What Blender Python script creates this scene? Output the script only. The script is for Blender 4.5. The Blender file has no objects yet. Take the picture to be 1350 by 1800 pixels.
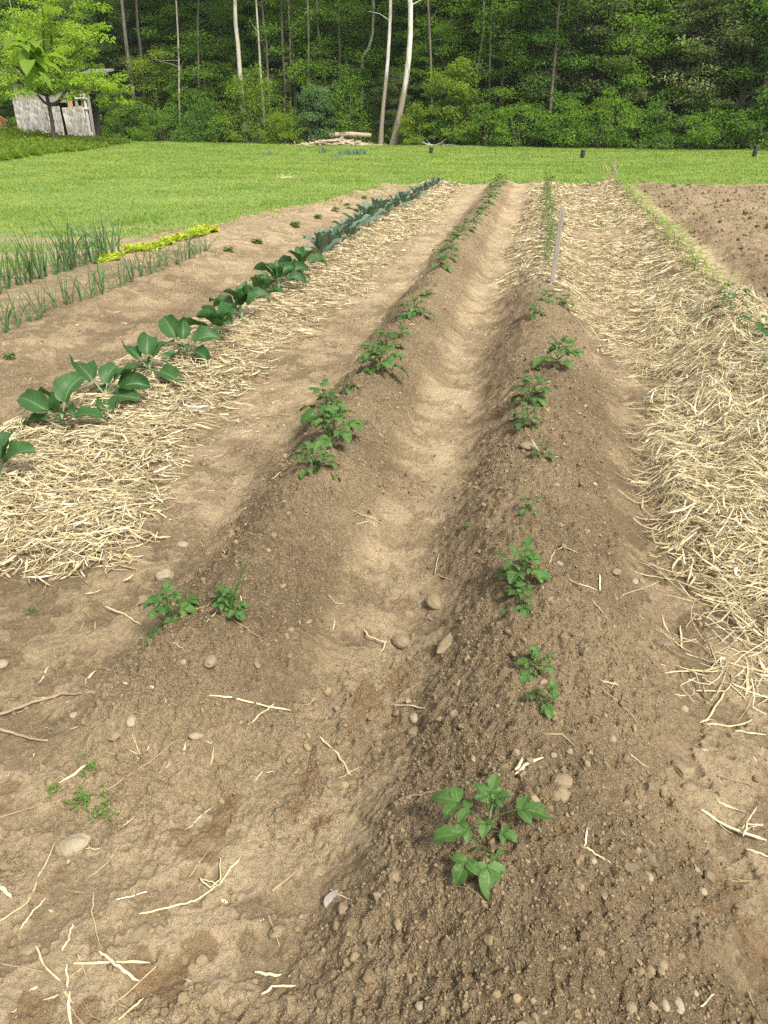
import bpy, math, random
import numpy as np
from mathutils import Matrix, Vector

# ------------------------------------------------------------------ camera, sky, sun, exposure
sc = bpy.context.scene
COL = sc.collection
F_PX, PITCH, YAW, CAM_H = 1352.0, math.radians(27.7), math.radians(10.57), 1.65
cam_d = bpy.data.cameras.new('camera')
cam = bpy.data.objects.new('camera', cam_d); COL.objects.link(cam)
cam_d.sensor_fit = 'VERTICAL'; cam_d.sensor_height = 36.0; cam_d.lens = 36.0 * F_PX / 1800.0
cam_d.clip_start = 0.05; cam_d.clip_end = 1000.0
cam.location = (0, 0, CAM_H)
cam.rotation_euler = (math.pi / 2 - PITCH, 0, YAW)
sc.camera = cam

SUN_EL, SUN_AZ = math.radians(52), math.radians(136)     # azimuth clockwise from +Y (to the right, a little behind the viewer)
w = bpy.data.worlds.new('World'); sc.world = w; w.use_nodes = True
nt = w.node_tree; bg = nt.nodes['Background']
sky = nt.nodes.new('ShaderNodeTexSky'); sky.sky_type = 'NISHITA'; sky.sun_disc = False
sky.sun_elevation = SUN_EL; sky.sun_rotation = SUN_AZ; sky.dust_density = 4.0; sky.air_density = 1.0; sky.ozone_density = 0.6
hsv = nt.nodes.new('ShaderNodeHueSaturation'); hsv.inputs['Saturation'].default_value = 0.35   # thin bright cloud, not blue sky
nt.links.new(sky.outputs[0], hsv.inputs['Color']); nt.links.new(hsv.outputs[0], bg.inputs[0])
bg.inputs[1].default_value = 0.15
sl = bpy.data.lights.new('sun', 'SUN'); sl.energy = 3.2; sl.angle = math.radians(9); sl.color = (1.0, 0.945, 0.85)
sun = bpy.data.objects.new('sun', sl); COL.objects.link(sun)
sd = Vector((math.sin(SUN_AZ) * math.cos(SUN_EL), math.cos(SUN_AZ) * math.cos(SUN_EL), math.sin(SUN_EL)))
sun.rotation_euler = sd.to_track_quat('Z', 'Y').to_euler(); sun.location = (10, 0, 30)
sc.view_settings.view_transform = 'Standard'; sc.view_settings.look = 'None'
sc.view_settings.exposure = 0.72; sc.view_settings.gamma = 1.0
sc.render.engine = 'CYCLES'
sc.cycles.use_denoising = False
sc.cycles.max_bounces = 8; sc.cycles.diffuse_bounces = 5; sc.cycles.glossy_bounces = 2; sc.cycles.transmission_bounces = 5
sc.cycles.caustics_reflective = False; sc.cycles.caustics_refractive = False

# ------------------------------------------------------------------ numeric helpers
RT = np.array([math.cos(YAW), math.sin(YAW), 0.0])
FW = np.array([-math.sin(YAW) * math.cos(PITCH), math.cos(YAW) * math.cos(PITCH), -math.sin(PITCH)])
UP = np.cross(RT, FW); C0 = np.array([0, 0, CAM_H])
def ray(u, v): return FW * F_PX + RT * (u - 675.0) + UP * (900.0 - v)
def at_z(u, v, z=0.0):
    d = ray(u, v); return C0 + d * ((z - CAM_H) / d[2])
def at_y(u, v, Y):
    d = ray(u, v); return C0 + d * (Y / d[1])
def depth_of(p): return float(np.dot(np.asarray(p) - C0, FW))

def ss(a, b, x):
    t = np.clip((x - a) / (b - a), 0, 1); return t * t * (3 - 2 * t)
def hsh(ix, iy, seed):
    h = (ix.astype(np.int64) * 374761393 + iy.astype(np.int64) * 668265263 + seed * 974634777) & 0xFFFFFFFF
    h = ((h ^ (h >> 13)) * 1274126177) & 0xFFFFFFFF
    h = ((h ^ (h >> 16)) * 2246822519) & 0xFFFFFFFF
    return ((h ^ (h >> 15)) & 0xFFFFFF) / float(0x1000000)
def gnoise(x, y, seed=0):
    ix = np.floor(x); iy = np.floor(y); fx = x - ix; fy = y - iy
    u = fx * fx * fx * (fx * (fx * 6 - 15) + 10); v = fy * fy * fy * (fy * (fy * 6 - 15) + 10)
    def g(dx, dy):
        a = hsh(ix + dx, iy + dy, seed) * 6.2831853
        return np.cos(a) * (fx - dx) + np.sin(a) * (fy - dy)
    a, b, c, d = g(0, 0), g(1, 0), g(0, 1), g(1, 1)
    return (a + u * (b - a) + v * (c - a) + u * v * (a - b - c + d)) * 1.5
def fbm(x, y, seed=0, octv=4, gain=0.5):
    s = 0; a = 1.0; f = 1.0
    for k in range(octv):
        s = s + a * gnoise(x * f, y * f, seed + k * 17); a *= gain; f *= 2.03
    return s
def clods(x, y, size, seed, keep=0.6):
    X = x / size; Y = y / size; ix = np.floor(X); iy = np.floor(Y); best = np.zeros_like(X)
    for dx in (-1, 0, 1):
        for dy in (-1, 0, 1):
            cx = ix + dx; cy = iy + dy
            px = cx + hsh(cx, cy, seed); py = cy + hsh(cx, cy, seed + 1)
            r = 0.2 + 0.5 * hsh(cx, cy, seed + 2) ** 2
            r = np.where(hsh(cx, cy, seed + 3) < keep, r, 0)
            an = hsh(cx, cy, seed + 4) * 3.14; ca, sa = np.cos(an), np.sin(an)
            ex = ((X - px) * ca + (Y - py) * sa) * 1.25; ey = (-(X - px) * sa + (Y - py) * ca) * 0.9
            best = np.maximum(best, np.sqrt(np.maximum(r * r - ex * ex - ey * ey, 0)))
    return best * size

# ------------------------------------------------------------------ the lie of the land (metres; rows run along +Y)
XR, XL, XK, XP = 0.10, -0.90, -2.52, 1.70
EY = [-3, 0, 8.3, 9.7, 12, 15, 20, 21]; EX = [-6.3, -6.1, -5.95, -5.5, -4.75, -4.05, -3.55, -3.4]
BX = [-4, 0.7, 5, 18]; BY = [19.9, 21.0, 21.2, 21.6]
def field_s(x, y):                                           # > 0 inside the dug plot
    s = np.minimum(x - np.interp(y, EY, EX), np.interp(x, BX, BY) - y)
    s = np.minimum(s, np.minimum(14.0 - x, y + 2.0))
    return s + 0.16 * gnoise(x * 1.7, y * 1.7, 5) + 0.08 * gnoise(x * 6, y * 6, 6)
def bump(x, c, w, p=1.0):
    t = np.clip(np.abs(x - c) / w, 0, 1); return (0.5 + 0.5 * np.cos(np.pi * t)) ** p
def ridges(x, y):
    cl = XL + 0.035 * gnoise(y * 0.7, y * 0 + 3.3, 11); cr = XR + 0.04 * gnoise(y * 0.6, y * 0 + 8.3, 12)
    ml = 1 + 0.25 * gnoise(y * 1.3, y * 0 + 1.3, 13); mr = 1 + 0.22 * gnoise(y * 1.2, y * 0 + 5.3, 14)
    wob = 0.05 * gnoise(x * 2.3, y * 2.3, 15)
    L = bump(x + wob, cl, 0.43, 0.85) * ss(1.3, 1.95, y - 0.4 * (x - XL)) * ml
    Rr = bump(x + wob, cr, 0.44 + 0.1 * ss(0, .3, x - cr), 0.85) * ss(0.35, 1.15, y) * mr * (1 - 0.35 * ss(7.2, 8.2, y))
    return L, Rr
def low(x, y):
    L, Rr = ridges(x, y)
    fade = 1 - 0.65 * ss(13, 20, y); h = (0.215 * L + 0.225 * Rr) * fade
    h = h + 0.06 * bump(x, XK, 0.6) + 0.12 * bump(x, XP, 0.55) * ss(1.5, 3, y)
    h = h + 0.10 * (ss(-3.35, -3.9, x) * (1 - ss(-5.2, -5.6, x)))
    rt = ss(2.1, 2.45, x) * ss(4, 6, y)
    h = h + rt * (0.02 + (0.04 * np.sin((x - 2.3) * 5.2 + 0.6 * gnoise(y * .5, y * 0, 31)) + 0.055 * fbm(x * 2.6, y * 2.6, 33, 4)) * fade)
    h = h + 0.018 * fbm(x * 1.4, y * 1.4, 1, 3)
    return h
def loose(x, y):
    L, Rr = ridges(x, y)
    m = np.clip(ss(0.12, 0.45, L) + ss(0.12, 0.45, Rr), 0, 1)
    m = np.maximum(m, ss(2.1, 2.4, x) * ss(4, 6, y))
    m = np.maximum(m, ss(1.25, 0.75, y + 0.35 * gnoise(x * 2.5, y * 2.5, 41)) * ss(-0.55, -0.25, x + 0.15 * gnoise(x * 3, y * 3, 46)))
    m = np.maximum(m, 0.8 * bump(x, -0.98, .42) * ss(1.0, 1.4, y + 0.3 * x + .3) * (1 - ss(1.7, 2.1, y)))   # rubble where the left ridge peters out
    m = np.maximum(m, 0.75 * ss(0.05, 0.5, fbm(x * 1.6, y * 1.6, 43, 3)))
    m = np.maximum(m, 0.6 * ss(-2.85, -3.1, x) * ss(.2, -.5, fbm(x * 1.2, y * .8, 48, 2)))
    return np.clip(m, 0.05, 1)
def crust(x, y): return ss(-.07, .07, fbm(x * 4.3, y * 4.3, 47, 5, .6))
def height(x, y, fine=True):
    x = np.asarray(x, float); y = np.asarray(y, float)
    h = low(x, y)
    if fine:
        m = loose(x, y); h = h + (1 - m) * 0.010 * (crust(x, y) - .5)
        h = h + (0.42 + 0.58 * m) * (0.016 * fbm(x * 6, y * 6, 2, 2) + 0.010 * fbm(x * 20, y * 20, 3, 2) + 0.0058 * fbm(x * 66, y * 66, 4, 2))
        h = h - 0.016 * (1 - m) * ss(.15, .6, fbm(x * 2.6, y * 3.4, 8, 3)) + m * .015 * (np.abs(gnoise(x * 28, y * 28, 9)) + np.abs(gnoise(x * 13, y * 13, 10)))
        near = ss(7.5, 4.5, y)
        wx = x + .010 * gnoise(x * 55, y * 55, 21) + .012 * gnoise(x * 21, y * 21, 22); wy = y + .010 * gnoise(x * 55, y * 55, 23) + .012 * gnoise(x * 21, y * 21, 24)
        h = h + m * (0.40 * clods(wx, wy, 0.075, 100, 0.13) + 0.45 * clods(wx, wy, 0.036, 110, 0.38))
        h = h - m * 0.55 * clods(wx + 7.7, wy + 3.1, 0.055, 130, 0.16)
        h = h + np.clip(m + .2, 0, 1) * near * 0.5 * clods(wx, wy, 0.017, 120, 0.8)
    return h
def hz(x, y): return float(height(np.array([x]), np.array([y]))[0])
def lowz(x, y): return float(low(np.array([x]), np.array([y]))[0])
def G(u, v, dz=0.0):                                          # where that line of sight meets the soil
    z = 0.05
    for k in range(12):
        p = at_z(u, v, z + dz); z = 0.5 * z + 0.5 * lowz(p[0], p[1])
    p[2] = hz(p[0], p[1]); return p

# ------------------------------------------------------------------ object helpers
def tag(o, label=None, cat=None, group=None, kind=None):
    if label: o['label'] = label
    if cat: o['category'] = cat
    if group: o['group'] = group
    if kind: o['kind'] = kind
    return o
def mesh(name, V, faces, mat, attrs=None, smooth=True):
    """faces: list of int arrays (n,3) or (n,4)"""
    me = bpy.data.meshes.new(name); V = np.asarray(V, np.float32)
    faces = [np.asarray(f, np.int32) for f in faces if len(f)]
    me.vertices.add(len(V)); me.vertices.foreach_set('co', V.ravel())
    nl = sum(f.size for f in faces); npoly = sum(len(f) for f in faces)
    me.loops.add(nl); me.loops.foreach_set('vertex_index', np.concatenate([f.ravel() for f in faces]))
    tot = np.concatenate([np.full(len(f), f.shape[1], np.int32) for f in faces])
    me.polygons.add(npoly); me.polygons.foreach_set('loop_start', np.concatenate([[0], np.cumsum(tot)[:-1]]).astype(np.int32))
    me.polygons.foreach_set('loop_total', tot)
    me.polygons.foreach_set('use_smooth', np.full(npoly, smooth))
    for k, a in (attrs or {}).items():
        at = me.attributes.new(k, 'FLOAT', 'POINT'); at.data.foreach_set('value', np.asarray(a, np.float32))
    me.update(calc_edges=True); me.validate()
    if mat: me.materials.append(mat)
    return me
def obj(name, me, parent=None, loc=(0, 0, 0), mat4=None):
    o = bpy.data.objects.new(name, me); COL.objects.link(o)
    if mat4 is not None: o.matrix_local = mat4
    else: o.location = loc
    if parent: o.parent = parent
    return o
def empty(name, loc, rz=0.0, s=1.0):
    o = bpy.data.objects.new(name, None); COL.objects.link(o); o.empty_display_size = 0.1
    o.location = loc; o.rotation_euler = (0, 0, rz); o.scale = (s, s, s); return o
def copy_tree(o, parent=None):
    c = o.copy(); COL.objects.link(c); c.parent = parent
    for ch in o.children: copy_tree(ch, c)
    return c
class MB:                                                       # gathers pieces of ONE mesh
    def __init__(s): s.V = []; s.F = []; s.n = 0; s.A = {}
    def add(s, V, faces, **attrs):
        V = np.asarray(V, float)
        for f in faces: s.F.append(np.asarray(f, int) + s.n)
        for k in set(list(s.A) + list(attrs)):
            if k not in s.A: s.A[k] = [np.zeros(s.n)]
            a = attrs.get(k, 0.0); s.A[k].append(np.full(len(V), a) if np.isscalar(a) else np.asarray(a, float))
        s.V.append(V); s.n += len(V); return s
    def mesh(s, name, mat, smooth=True):
        f3 = [f for f in s.F if f.shape[1] == 3]; f4 = [f for f in s.F if f.shape[1] == 4]
        fs = []
        if f3: fs.append(np.concatenate(f3))
        if f4: fs.append(np.concatenate(f4))
        return mesh(name, np.concatenate(s.V), fs, mat, {k: np.concatenate(a) for k, a in s.A.items()}, smooth)
def tube(pts, rad, n=8, cap=True):
    pts = np.asarray(pts, float); k = len(pts); rad = np.broadcast_to(np.asarray(rad, float), (k,))
    t = np.gradient(pts, axis=0); t /= np.linalg.norm(t, axis=1)[:, None] + 1e-9
    ref = np.array([0, 0, 1.0]) if abs(t[:, 2]).mean() < 0.8 else np.array([1.0, 0, 0])
    a = np.cross(t, ref); a /= np.linalg.norm(a, axis=1)[:, None] + 1e-9; b = np.cross(t, a)
    th = np.linspace(0, 2 * np.pi, n, endpoint=False)
    V = pts[:, None] + rad[:, None, None] * (np.cos(th)[None, :, None] * a[:, None] + np.sin(th)[None, :, None] * b[:, None])
    i = np.arange(k - 1)[:, None] * n + np.arange(n)[None]; j = np.arange(k - 1)[:, None] * n + (np.arange(n)[None] + 1) % n
    F4 = np.stack([i, j, j + n, i + n], -1).reshape(-1, 4); V = V.reshape(-1, 3); F3 = np.zeros((0, 3), int)
    if cap:
        V = np.vstack([V, pts[-1]]); c = len(V) - 1; q = (k - 1) * n + np.arange(n)
        F3 = np.stack([q, (k - 1) * n + (np.arange(n) + 1) % n, np.full(n, c)], -1)
    return V, [F4, F3]
def box(cx, cy, cz, sx, sy, sz, M=None):
    s = np.array([[x, y, z] for x in (-.5, .5) for y in (-.5, .5) for z in (-.5, .5)]) * [sx, sy, sz]
    if M is not None: s = s @ np.asarray(M).T
    return s + [cx, cy, cz], [np.array([[0, 1, 3, 2], [4, 6, 7, 5], [0, 4, 5, 1], [2, 3, 7, 6], [0, 2, 6, 4], [1, 5, 7, 3]])]
def rot(ax, ay, az):
    return np.array(Matrix.Rotation(az, 3, 'Z') @ Matrix.Rotation(ay, 3, 'Y') @ Matrix.Rotation(ax, 3, 'X'))
def arc(p0, az, el0, length, droop, n=8):                      # a stem that leaves p0 at elevation el0 and bends over by `droop` radians
    p = [np.asarray(p0, float)]; d = length / (n - 1)
    for k in range(n - 1):
        el = el0 - droop * (k + 0.5) / (n - 1)
        p.append(p[-1] + d * np.array([math.cos(az) * math.cos(el), math.sin(az) * math.cos(el), math.sin(el)]))
    return np.array(p)
ORD = lambda n: ('%d%s' % (n, 'th' if 10 < n % 100 < 14 else {1: 'st', 2: 'nd', 3: 'rd'}.get(n % 10, 'th')))

# ------------------------------------------------------------------ materials (all procedural)
def newmat(name):
    m = bpy.data.materials.new(name); m.use_nodes = True; n = m.node_tree; n.nodes.clear()
    out = n.nodes.new('ShaderNodeOutputMaterial'); p = n.nodes.new('ShaderNodeBsdfPrincipled')
    n.links.new(p.outputs[0], out.inputs[0]); return m, n, p, out
def nd(n, t, **kw):
    x = n.nodes.new(t)
    for k, v in kw.items():
        if k in x.inputs.keys(): x.inputs[k].default_value = v
        else: setattr(x, k, v)
    return x
def attr(n, name): return nd(n, 'ShaderNodeAttribute', attribute_name=name).outputs['Fac']
def noise(n, scale, detail=4, rough=0.6, vec=None, dist=0.0):
    x = nd(n, 'ShaderNodeTexNoise'); x.inputs['Scale'].default_value = scale; x.inputs['Detail'].default_value = detail
    x.inputs['Roughness'].default_value = rough; x.inputs['Distortion'].default_value = dist
    if vec is not None: n.links.new(vec, x.inputs['Vector'])
    return x.outputs['Fac']
def ramp(n, fac, stops):
    r = nd(n, 'ShaderNodeValToRGB'); e = r.color_ramp.elements
    while len(e) < len(stops): e.new(0.5)
    for k, (p, c) in enumerate(stops): e[k].position = p; e[k].color = (*c, 1) if len(c) == 3 else c
    n.links.new(fac, r.inputs[0]); return r.outputs[0]
def mix(n, fac, a, b, mode='MIX'):
    x = nd(n, 'ShaderNodeMix', data_type='RGBA', blend_type=mode)
    for s, v in ((x.inputs[0], fac), (x.inputs[6], a), (x.inputs[7], b)):
        if isinstance(v, (int, float)): s.default_value = v
        elif isinstance(v, tuple): s.default_value = (*v, 1)
        else: n.links.new(v, s)
    return x.outputs[2]
def mth(n, op, a, b=0.0, c=None):
    x = nd(n, 'ShaderNodeMath', operation=op)
    for s, v in zip(x.inputs, (a, b, c)):
        if v is None: continue
        if isinstance(v, (int, float)): s.default_value = v
        else: n.links.new(v, s)
    return x.outputs[0]
def pos(n): return nd(n, 'ShaderNodeNewGeometry').outputs['Position']
def oco(n): return nd(n, 'ShaderNodeTexCoord').outputs['Object']
def bumpn(n, h, strength, dist):
    b = nd(n, 'ShaderNodeBump'); b.inputs['Strength'].default_value = strength; b.inputs['Distance'].default_value = dist
    n.links.new(h, b.inputs['Height']); return b.outputs[0]

def soil_material():
    m, n, p, o = newmat('garden_soil'); P = pos(n)
    dry = attr(n, 'dry'); wet = attr(n, 'wet')
    n1 = noise(n, 9, 6, 0.65, P); n2 = noise(n, 55, 5, 0.7, P); n3 = noise(n, 260, 3, 0.7, P)
    f = mth(n, 'ADD', dry, mth(n, 'MULTIPLY', mth(n, 'SUBTRACT', n1, 0.5), 0.7))
    f = mth(n, 'ADD', f, mth(n, 'MULTIPLY', mth(n, 'SUBTRACT', n2, 0.5), 1.25))
    c = ramp(n, f, [(0.0, (0.135, 0.098, 0.056)), (0.35, (0.238, 0.177, 0.104)), (0.62, (0.325, 0.248, 0.150)), (1.0, (0.42, 0.33, 0.207))])
    c = mix(n, mth(n, 'MULTIPLY', mth(n, 'SUBTRACT', n3, 0.4), 1.0), c, (0.34, 0.26, 0.145))
    c = mix(n, wet, c, (0.20, 0.13, 0.065))
    n.links.new(c, p.inputs['Base Color']); p.inputs['Roughness'].default_value = 0.95; p.inputs['Specular IOR Level'].default_value = 0.15
    vo = nd(n, 'ShaderNodeTexVoronoi', feature='F1'); vo.inputs['Scale'].default_value = 170; n.links.new(P, vo.inputs['Vector'])
    lo = attr(n, 'loose')
    hgt = mth(n, 'ADD', mth(n, 'MULTIPLY', mth(n, 'MULTIPLY', vo.outputs['Distance'], -0.8), lo), mth(n, 'ADD', n2, mth(n, 'MULTIPLY', n3, 0.5)))
    b2 = nd(n, 'ShaderNodeBump'); b2.inputs['Strength'].default_value = .5; b2.inputs['Distance'].default_value = .05; n.links.new(noise(n, 24, 6, 0.72, P, .5), b2.inputs['Height'])
    b1 = nd(n, 'ShaderNodeBump'); b1.inputs['Strength'].default_value = .9; b1.inputs['Distance'].default_value = .012; n.links.new(hgt, b1.inputs['Height']); n.links.new(b2.outputs[0], b1.inputs['Normal'])
    n.links.new(b1.outputs[0], p.inputs['Normal']); return m
def stone_material(name, c1, c2):
    m, n, p, o = newmat(name); P = oco(n)
    c = ramp(n, noise(n, 30, 6, 0.65, P), [(0.3, c1), (0.7, c2)])
    c = mix(n, mth(n, 'GREATER_THAN', noise(n, 120, 3, 0.6, P), 0.62), c, tuple(x * 0.75 for x in c1))
    n.links.new(c, p.inputs['Base Color']); p.inputs['Roughness'].default_value = 0.85
    n.links.new(bumpn(n, noise(n, 90, 6, 0.7, P), 0.5, 0.004), p.inputs['Normal']); return m
def clod_material():
    m, n, p, o = newmat('clod_soil'); P = pos(n); v = attr(n, 'var')
    c = ramp(n, v, [(0.0, (0.15, 0.11, 0.063)), (0.5, (0.225, 0.168, 0.099)), (0.96, (0.30, 0.228, 0.138)), (1.0, (0.35, 0.28, 0.185))])
    c = mix(n, 0.35, c, ramp(n, noise(n, 120, 4, 0.7, P), [(0.3, (0.14, 0.103, 0.057)), (0.7, (0.32, 0.245, 0.138))]))
    n.links.new(c, p.inputs['Base Color']); p.inputs['Roughness'].default_value = 0.95; p.inputs['Specular IOR Level'].default_value = 0.15
    n.links.new(bumpn(n, noise(n, 300, 4, 0.7, P), 0.6, 0.004), p.inputs['Normal']); return m
def straw_material(name='straw', tint=(1, 1, 1)):
    m, n, p, o = newmat(name); v = attr(n, 'var'); T = lambda c: tuple(a * b for a, b in zip(c, tint))
    c = ramp(n, v, [(0.0, T((0.16, 0.12, 0.065))), (0.25, T((0.32, 0.26, 0.14))), (0.6, T((0.51, 0.435, 0.245))), (0.88, T((0.64, 0.57, 0.36))), (1.0, T((0.73, 0.675, 0.49)))])
    c = mix(n, ramp(n, noise(n, 45, 4, 0.7, pos(n)), [(.45, (0, 0, 0)), (.75, (.8, .8, .8))]), c, T((0.27, 0.20, 0.115)))
    n.links.new(c, p.inputs['Base Color']); p.inputs['Roughness'].default_value = 0.65; p.inputs['Specular IOR Level'].default_value = 0.25
    return m
def leaf_material(name, c1, c2, vein=None, trans=0.3, rough=0.45, tcol=None, dust=0.0):
    """per-leaf colour from 'var'; veins from the leaf's own coordinates 'lu' (across) and 'lv' (along)"""
    m, n, p, o = newmat(name); v = attr(n, 'var')
    c = mix(n, v, c1, c2)
    c = mix(n, mth(n, 'MULTIPLY', noise(n, 40, 3, 0.6, oco(n)), 0.35), c, tuple(x * 0.7 for x in c1))
    if vein:
        lu = mth(n, 'ABSOLUTE', attr(n, 'lu')); lv = attr(n, 'lv')
        mid = mth(n, 'LESS_THAN', lu, 0.055)
        s = mth(n, 'FRACT', mth(n, 'MULTIPLY', mth(n, 'SUBTRACT', lv, mth(n, 'MULTIPLY', lu, 0.22)), 7.0))
        lat = mth(n, 'MULTIPLY', mth(n, 'LESS_THAN', mth(n, 'ABSOLUTE', mth(n, 'SUBTRACT', s, 0.5)), 0.06), 0.2)
        vf = mth(n, 'MAXIMUM', mth(n, 'MULTIPLY', mid, 0.6), lat)
        c = mix(n, mth(n, 'MULTIPLY', vf, attr(n, 'blade')), c, vein)
        quilt = mth(n, 'ABSOLUTE', mth(n, 'SUBTRACT', s, 0.5))
        n.links.new(bumpn(n, mth(n, 'SUBTRACT', 0.5, quilt), -0.5, 0.006), p.inputs['Normal'])
    if dust:
        c = mix(n, mth(n, 'MULTIPLY', mth(n, 'GREATER_THAN', noise(n, 70, 4, 0.7, oco(n)), 0.6), dust), c, (0.30, 0.23, 0.15))
    n.links.new(c, p.inputs['Base Color']); p.inputs['Roughness'].default_value = rough; p.inputs['Specular IOR Level'].default_value = 0.28
    if trans:
        t = nd(n, 'ShaderNodeBsdfTranslucent'); g = nd(n, 'ShaderNodeMixShader'); g.inputs[0].default_value = trans
        tc = mix(n, 1.0, c, tcol or (1.5, 1.45, 0.6), 'MULTIPLY'); n.links.new(tc, t.inputs[0])
        n.links.new(p.outputs[0], g.inputs[1]); n.links.new(t.outputs[0], g.inputs[2]); n.links.new(g.outputs[0], o.inputs[0])
    return m
def bark_material(name, c1, c2, c3=None, split=None):
    m, n, p, o = newmat(name); P = oco(n)
    mp = nd(n, 'ShaderNodeMapping'); mp.inputs['Scale'].default_value = (1, 1, 0.22); n.links.new(P, mp.inputs[0])
    f = noise(n, 9, 6, 0.65, mp.outputs[0]); c = ramp(n, f, [(0.35, c1), (0.65, c2)])
    if c3:                                                       # flaking lower bark, by height on the trunk
        sp = nd(n, 'ShaderNodeSeparateXYZ'); n.links.new(P, sp.inputs[0])
        k = mth(n, 'ADD', mth(n, 'MULTIPLY', sp.outputs[2], 1.0 / split), mth(n, 'MULTIPLY', mth(n, 'SUBTRACT', noise(n, 3.0, 5, 0.7, mp.outputs[0]), 0.5), 2.2))
        c = mix(n, ramp(n, k, [(0.75, (0, 0, 0)), (1.0, (1, 1, 1))]), c3, c)
    n.links.new(c, p.inputs['Base Color']); p.inputs['Roughness'].default_value = 0.9
    n.links.new(bumpn(n, f, 0.6, 0.02), p.inputs['Normal']); return m
def wood_material(name, c1, c2, scale=14, stretch=(1, 1, 0.06)):
    m, n, p, o = newmat(name); P = oco(n)
    mp = nd(n, 'ShaderNodeMapping'); mp.inputs['Scale'].default_value = stretch; n.links.new(P, mp.inputs[0])
    f = noise(n, scale, 7, 0.7, mp.outputs[0], 0.4)
    n.links.new(ramp(n, f, [(0.3, c1), (0.7, c2)]), p.inputs['Base Color']); p.inputs['Roughness'].default_value = 0.85
    n.links.new(bumpn(n, f, 0.4, 0.01), p.inputs['Normal']); return m
def flakeboard_material():
    m, n, p, o = newmat('weathered_flakeboard'); P = oco(n)
    vo = nd(n, 'ShaderNodeTexVoronoi', feature='F1'); mp = nd(n, 'ShaderNodeMapping'); mp.inputs['Scale'].default_value = (1, 1, 0.5)
    n.links.new(P, mp.inputs[0]); n.links.new(mp.outputs[0], vo.inputs['Vector']); vo.inputs['Scale'].default_value = 13
    sp = nd(n, 'ShaderNodeSeparateColor'); n.links.new(vo.outputs['Color'], sp.inputs[0])
    c = ramp(n, sp.outputs[0], [(0.0, (0.26, 0.23, 0.21)), (0.5, (0.50, 0.46, 0.43)), (1.0, (0.76, 0.73, 0.69))])
    c = mix(n, ramp(n, noise(n, 1.2, 5, 0.6, P), [(0.4, (0, 0, 0)), (0.7, (0.7, 0.7, 0.7))]), c, (0.22, 0.19, 0.165))
    n.links.new(c, p.inputs['Base Color']); p.inputs['Roughness'].default_value = 0.9; return m
def plain(name, c, rough=0.8):
    m, n, p, o = newmat(name); f = noise(n, 20, 4, 0.6, oco(n))
    n.links.new(ramp(n, f, [(0.3, tuple(x * 0.8 for x in c)), (0.7, c)]), p.inputs['Base Color']); p.inputs['Roughness'].default_value = rough; return m
def lawn_material():
    m, n, p, o = newmat('lawn_turf'); P = pos(n)
    c = ramp(n, noise(n, 0.9, 6, 0.65, P), [(0.3, (0.11, 0.19, 0.025)), (0.55, (0.17, 0.25, 0.045)), (0.75, (0.24, 0.27, 0.075))])
    c = mix(n, mth(n, 'MULTIPLY', noise(n, 30, 4, 0.7, P), 0.5), c, (0.07, 0.12, 0.02))
    c = mix(n, attr(n, 'bare'), c, (0.26, 0.20, 0.11))
    n.links.new(c, p.inputs['Base Color']); p.inputs['Roughness'].default_value = 0.9; return m
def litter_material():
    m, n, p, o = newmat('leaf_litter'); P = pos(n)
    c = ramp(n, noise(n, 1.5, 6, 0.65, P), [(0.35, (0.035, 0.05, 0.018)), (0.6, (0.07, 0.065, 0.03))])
    n.links.new(c, p.inputs['Base Color']); p.inputs['Roughness'].default_value = 0.95; return m

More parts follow.
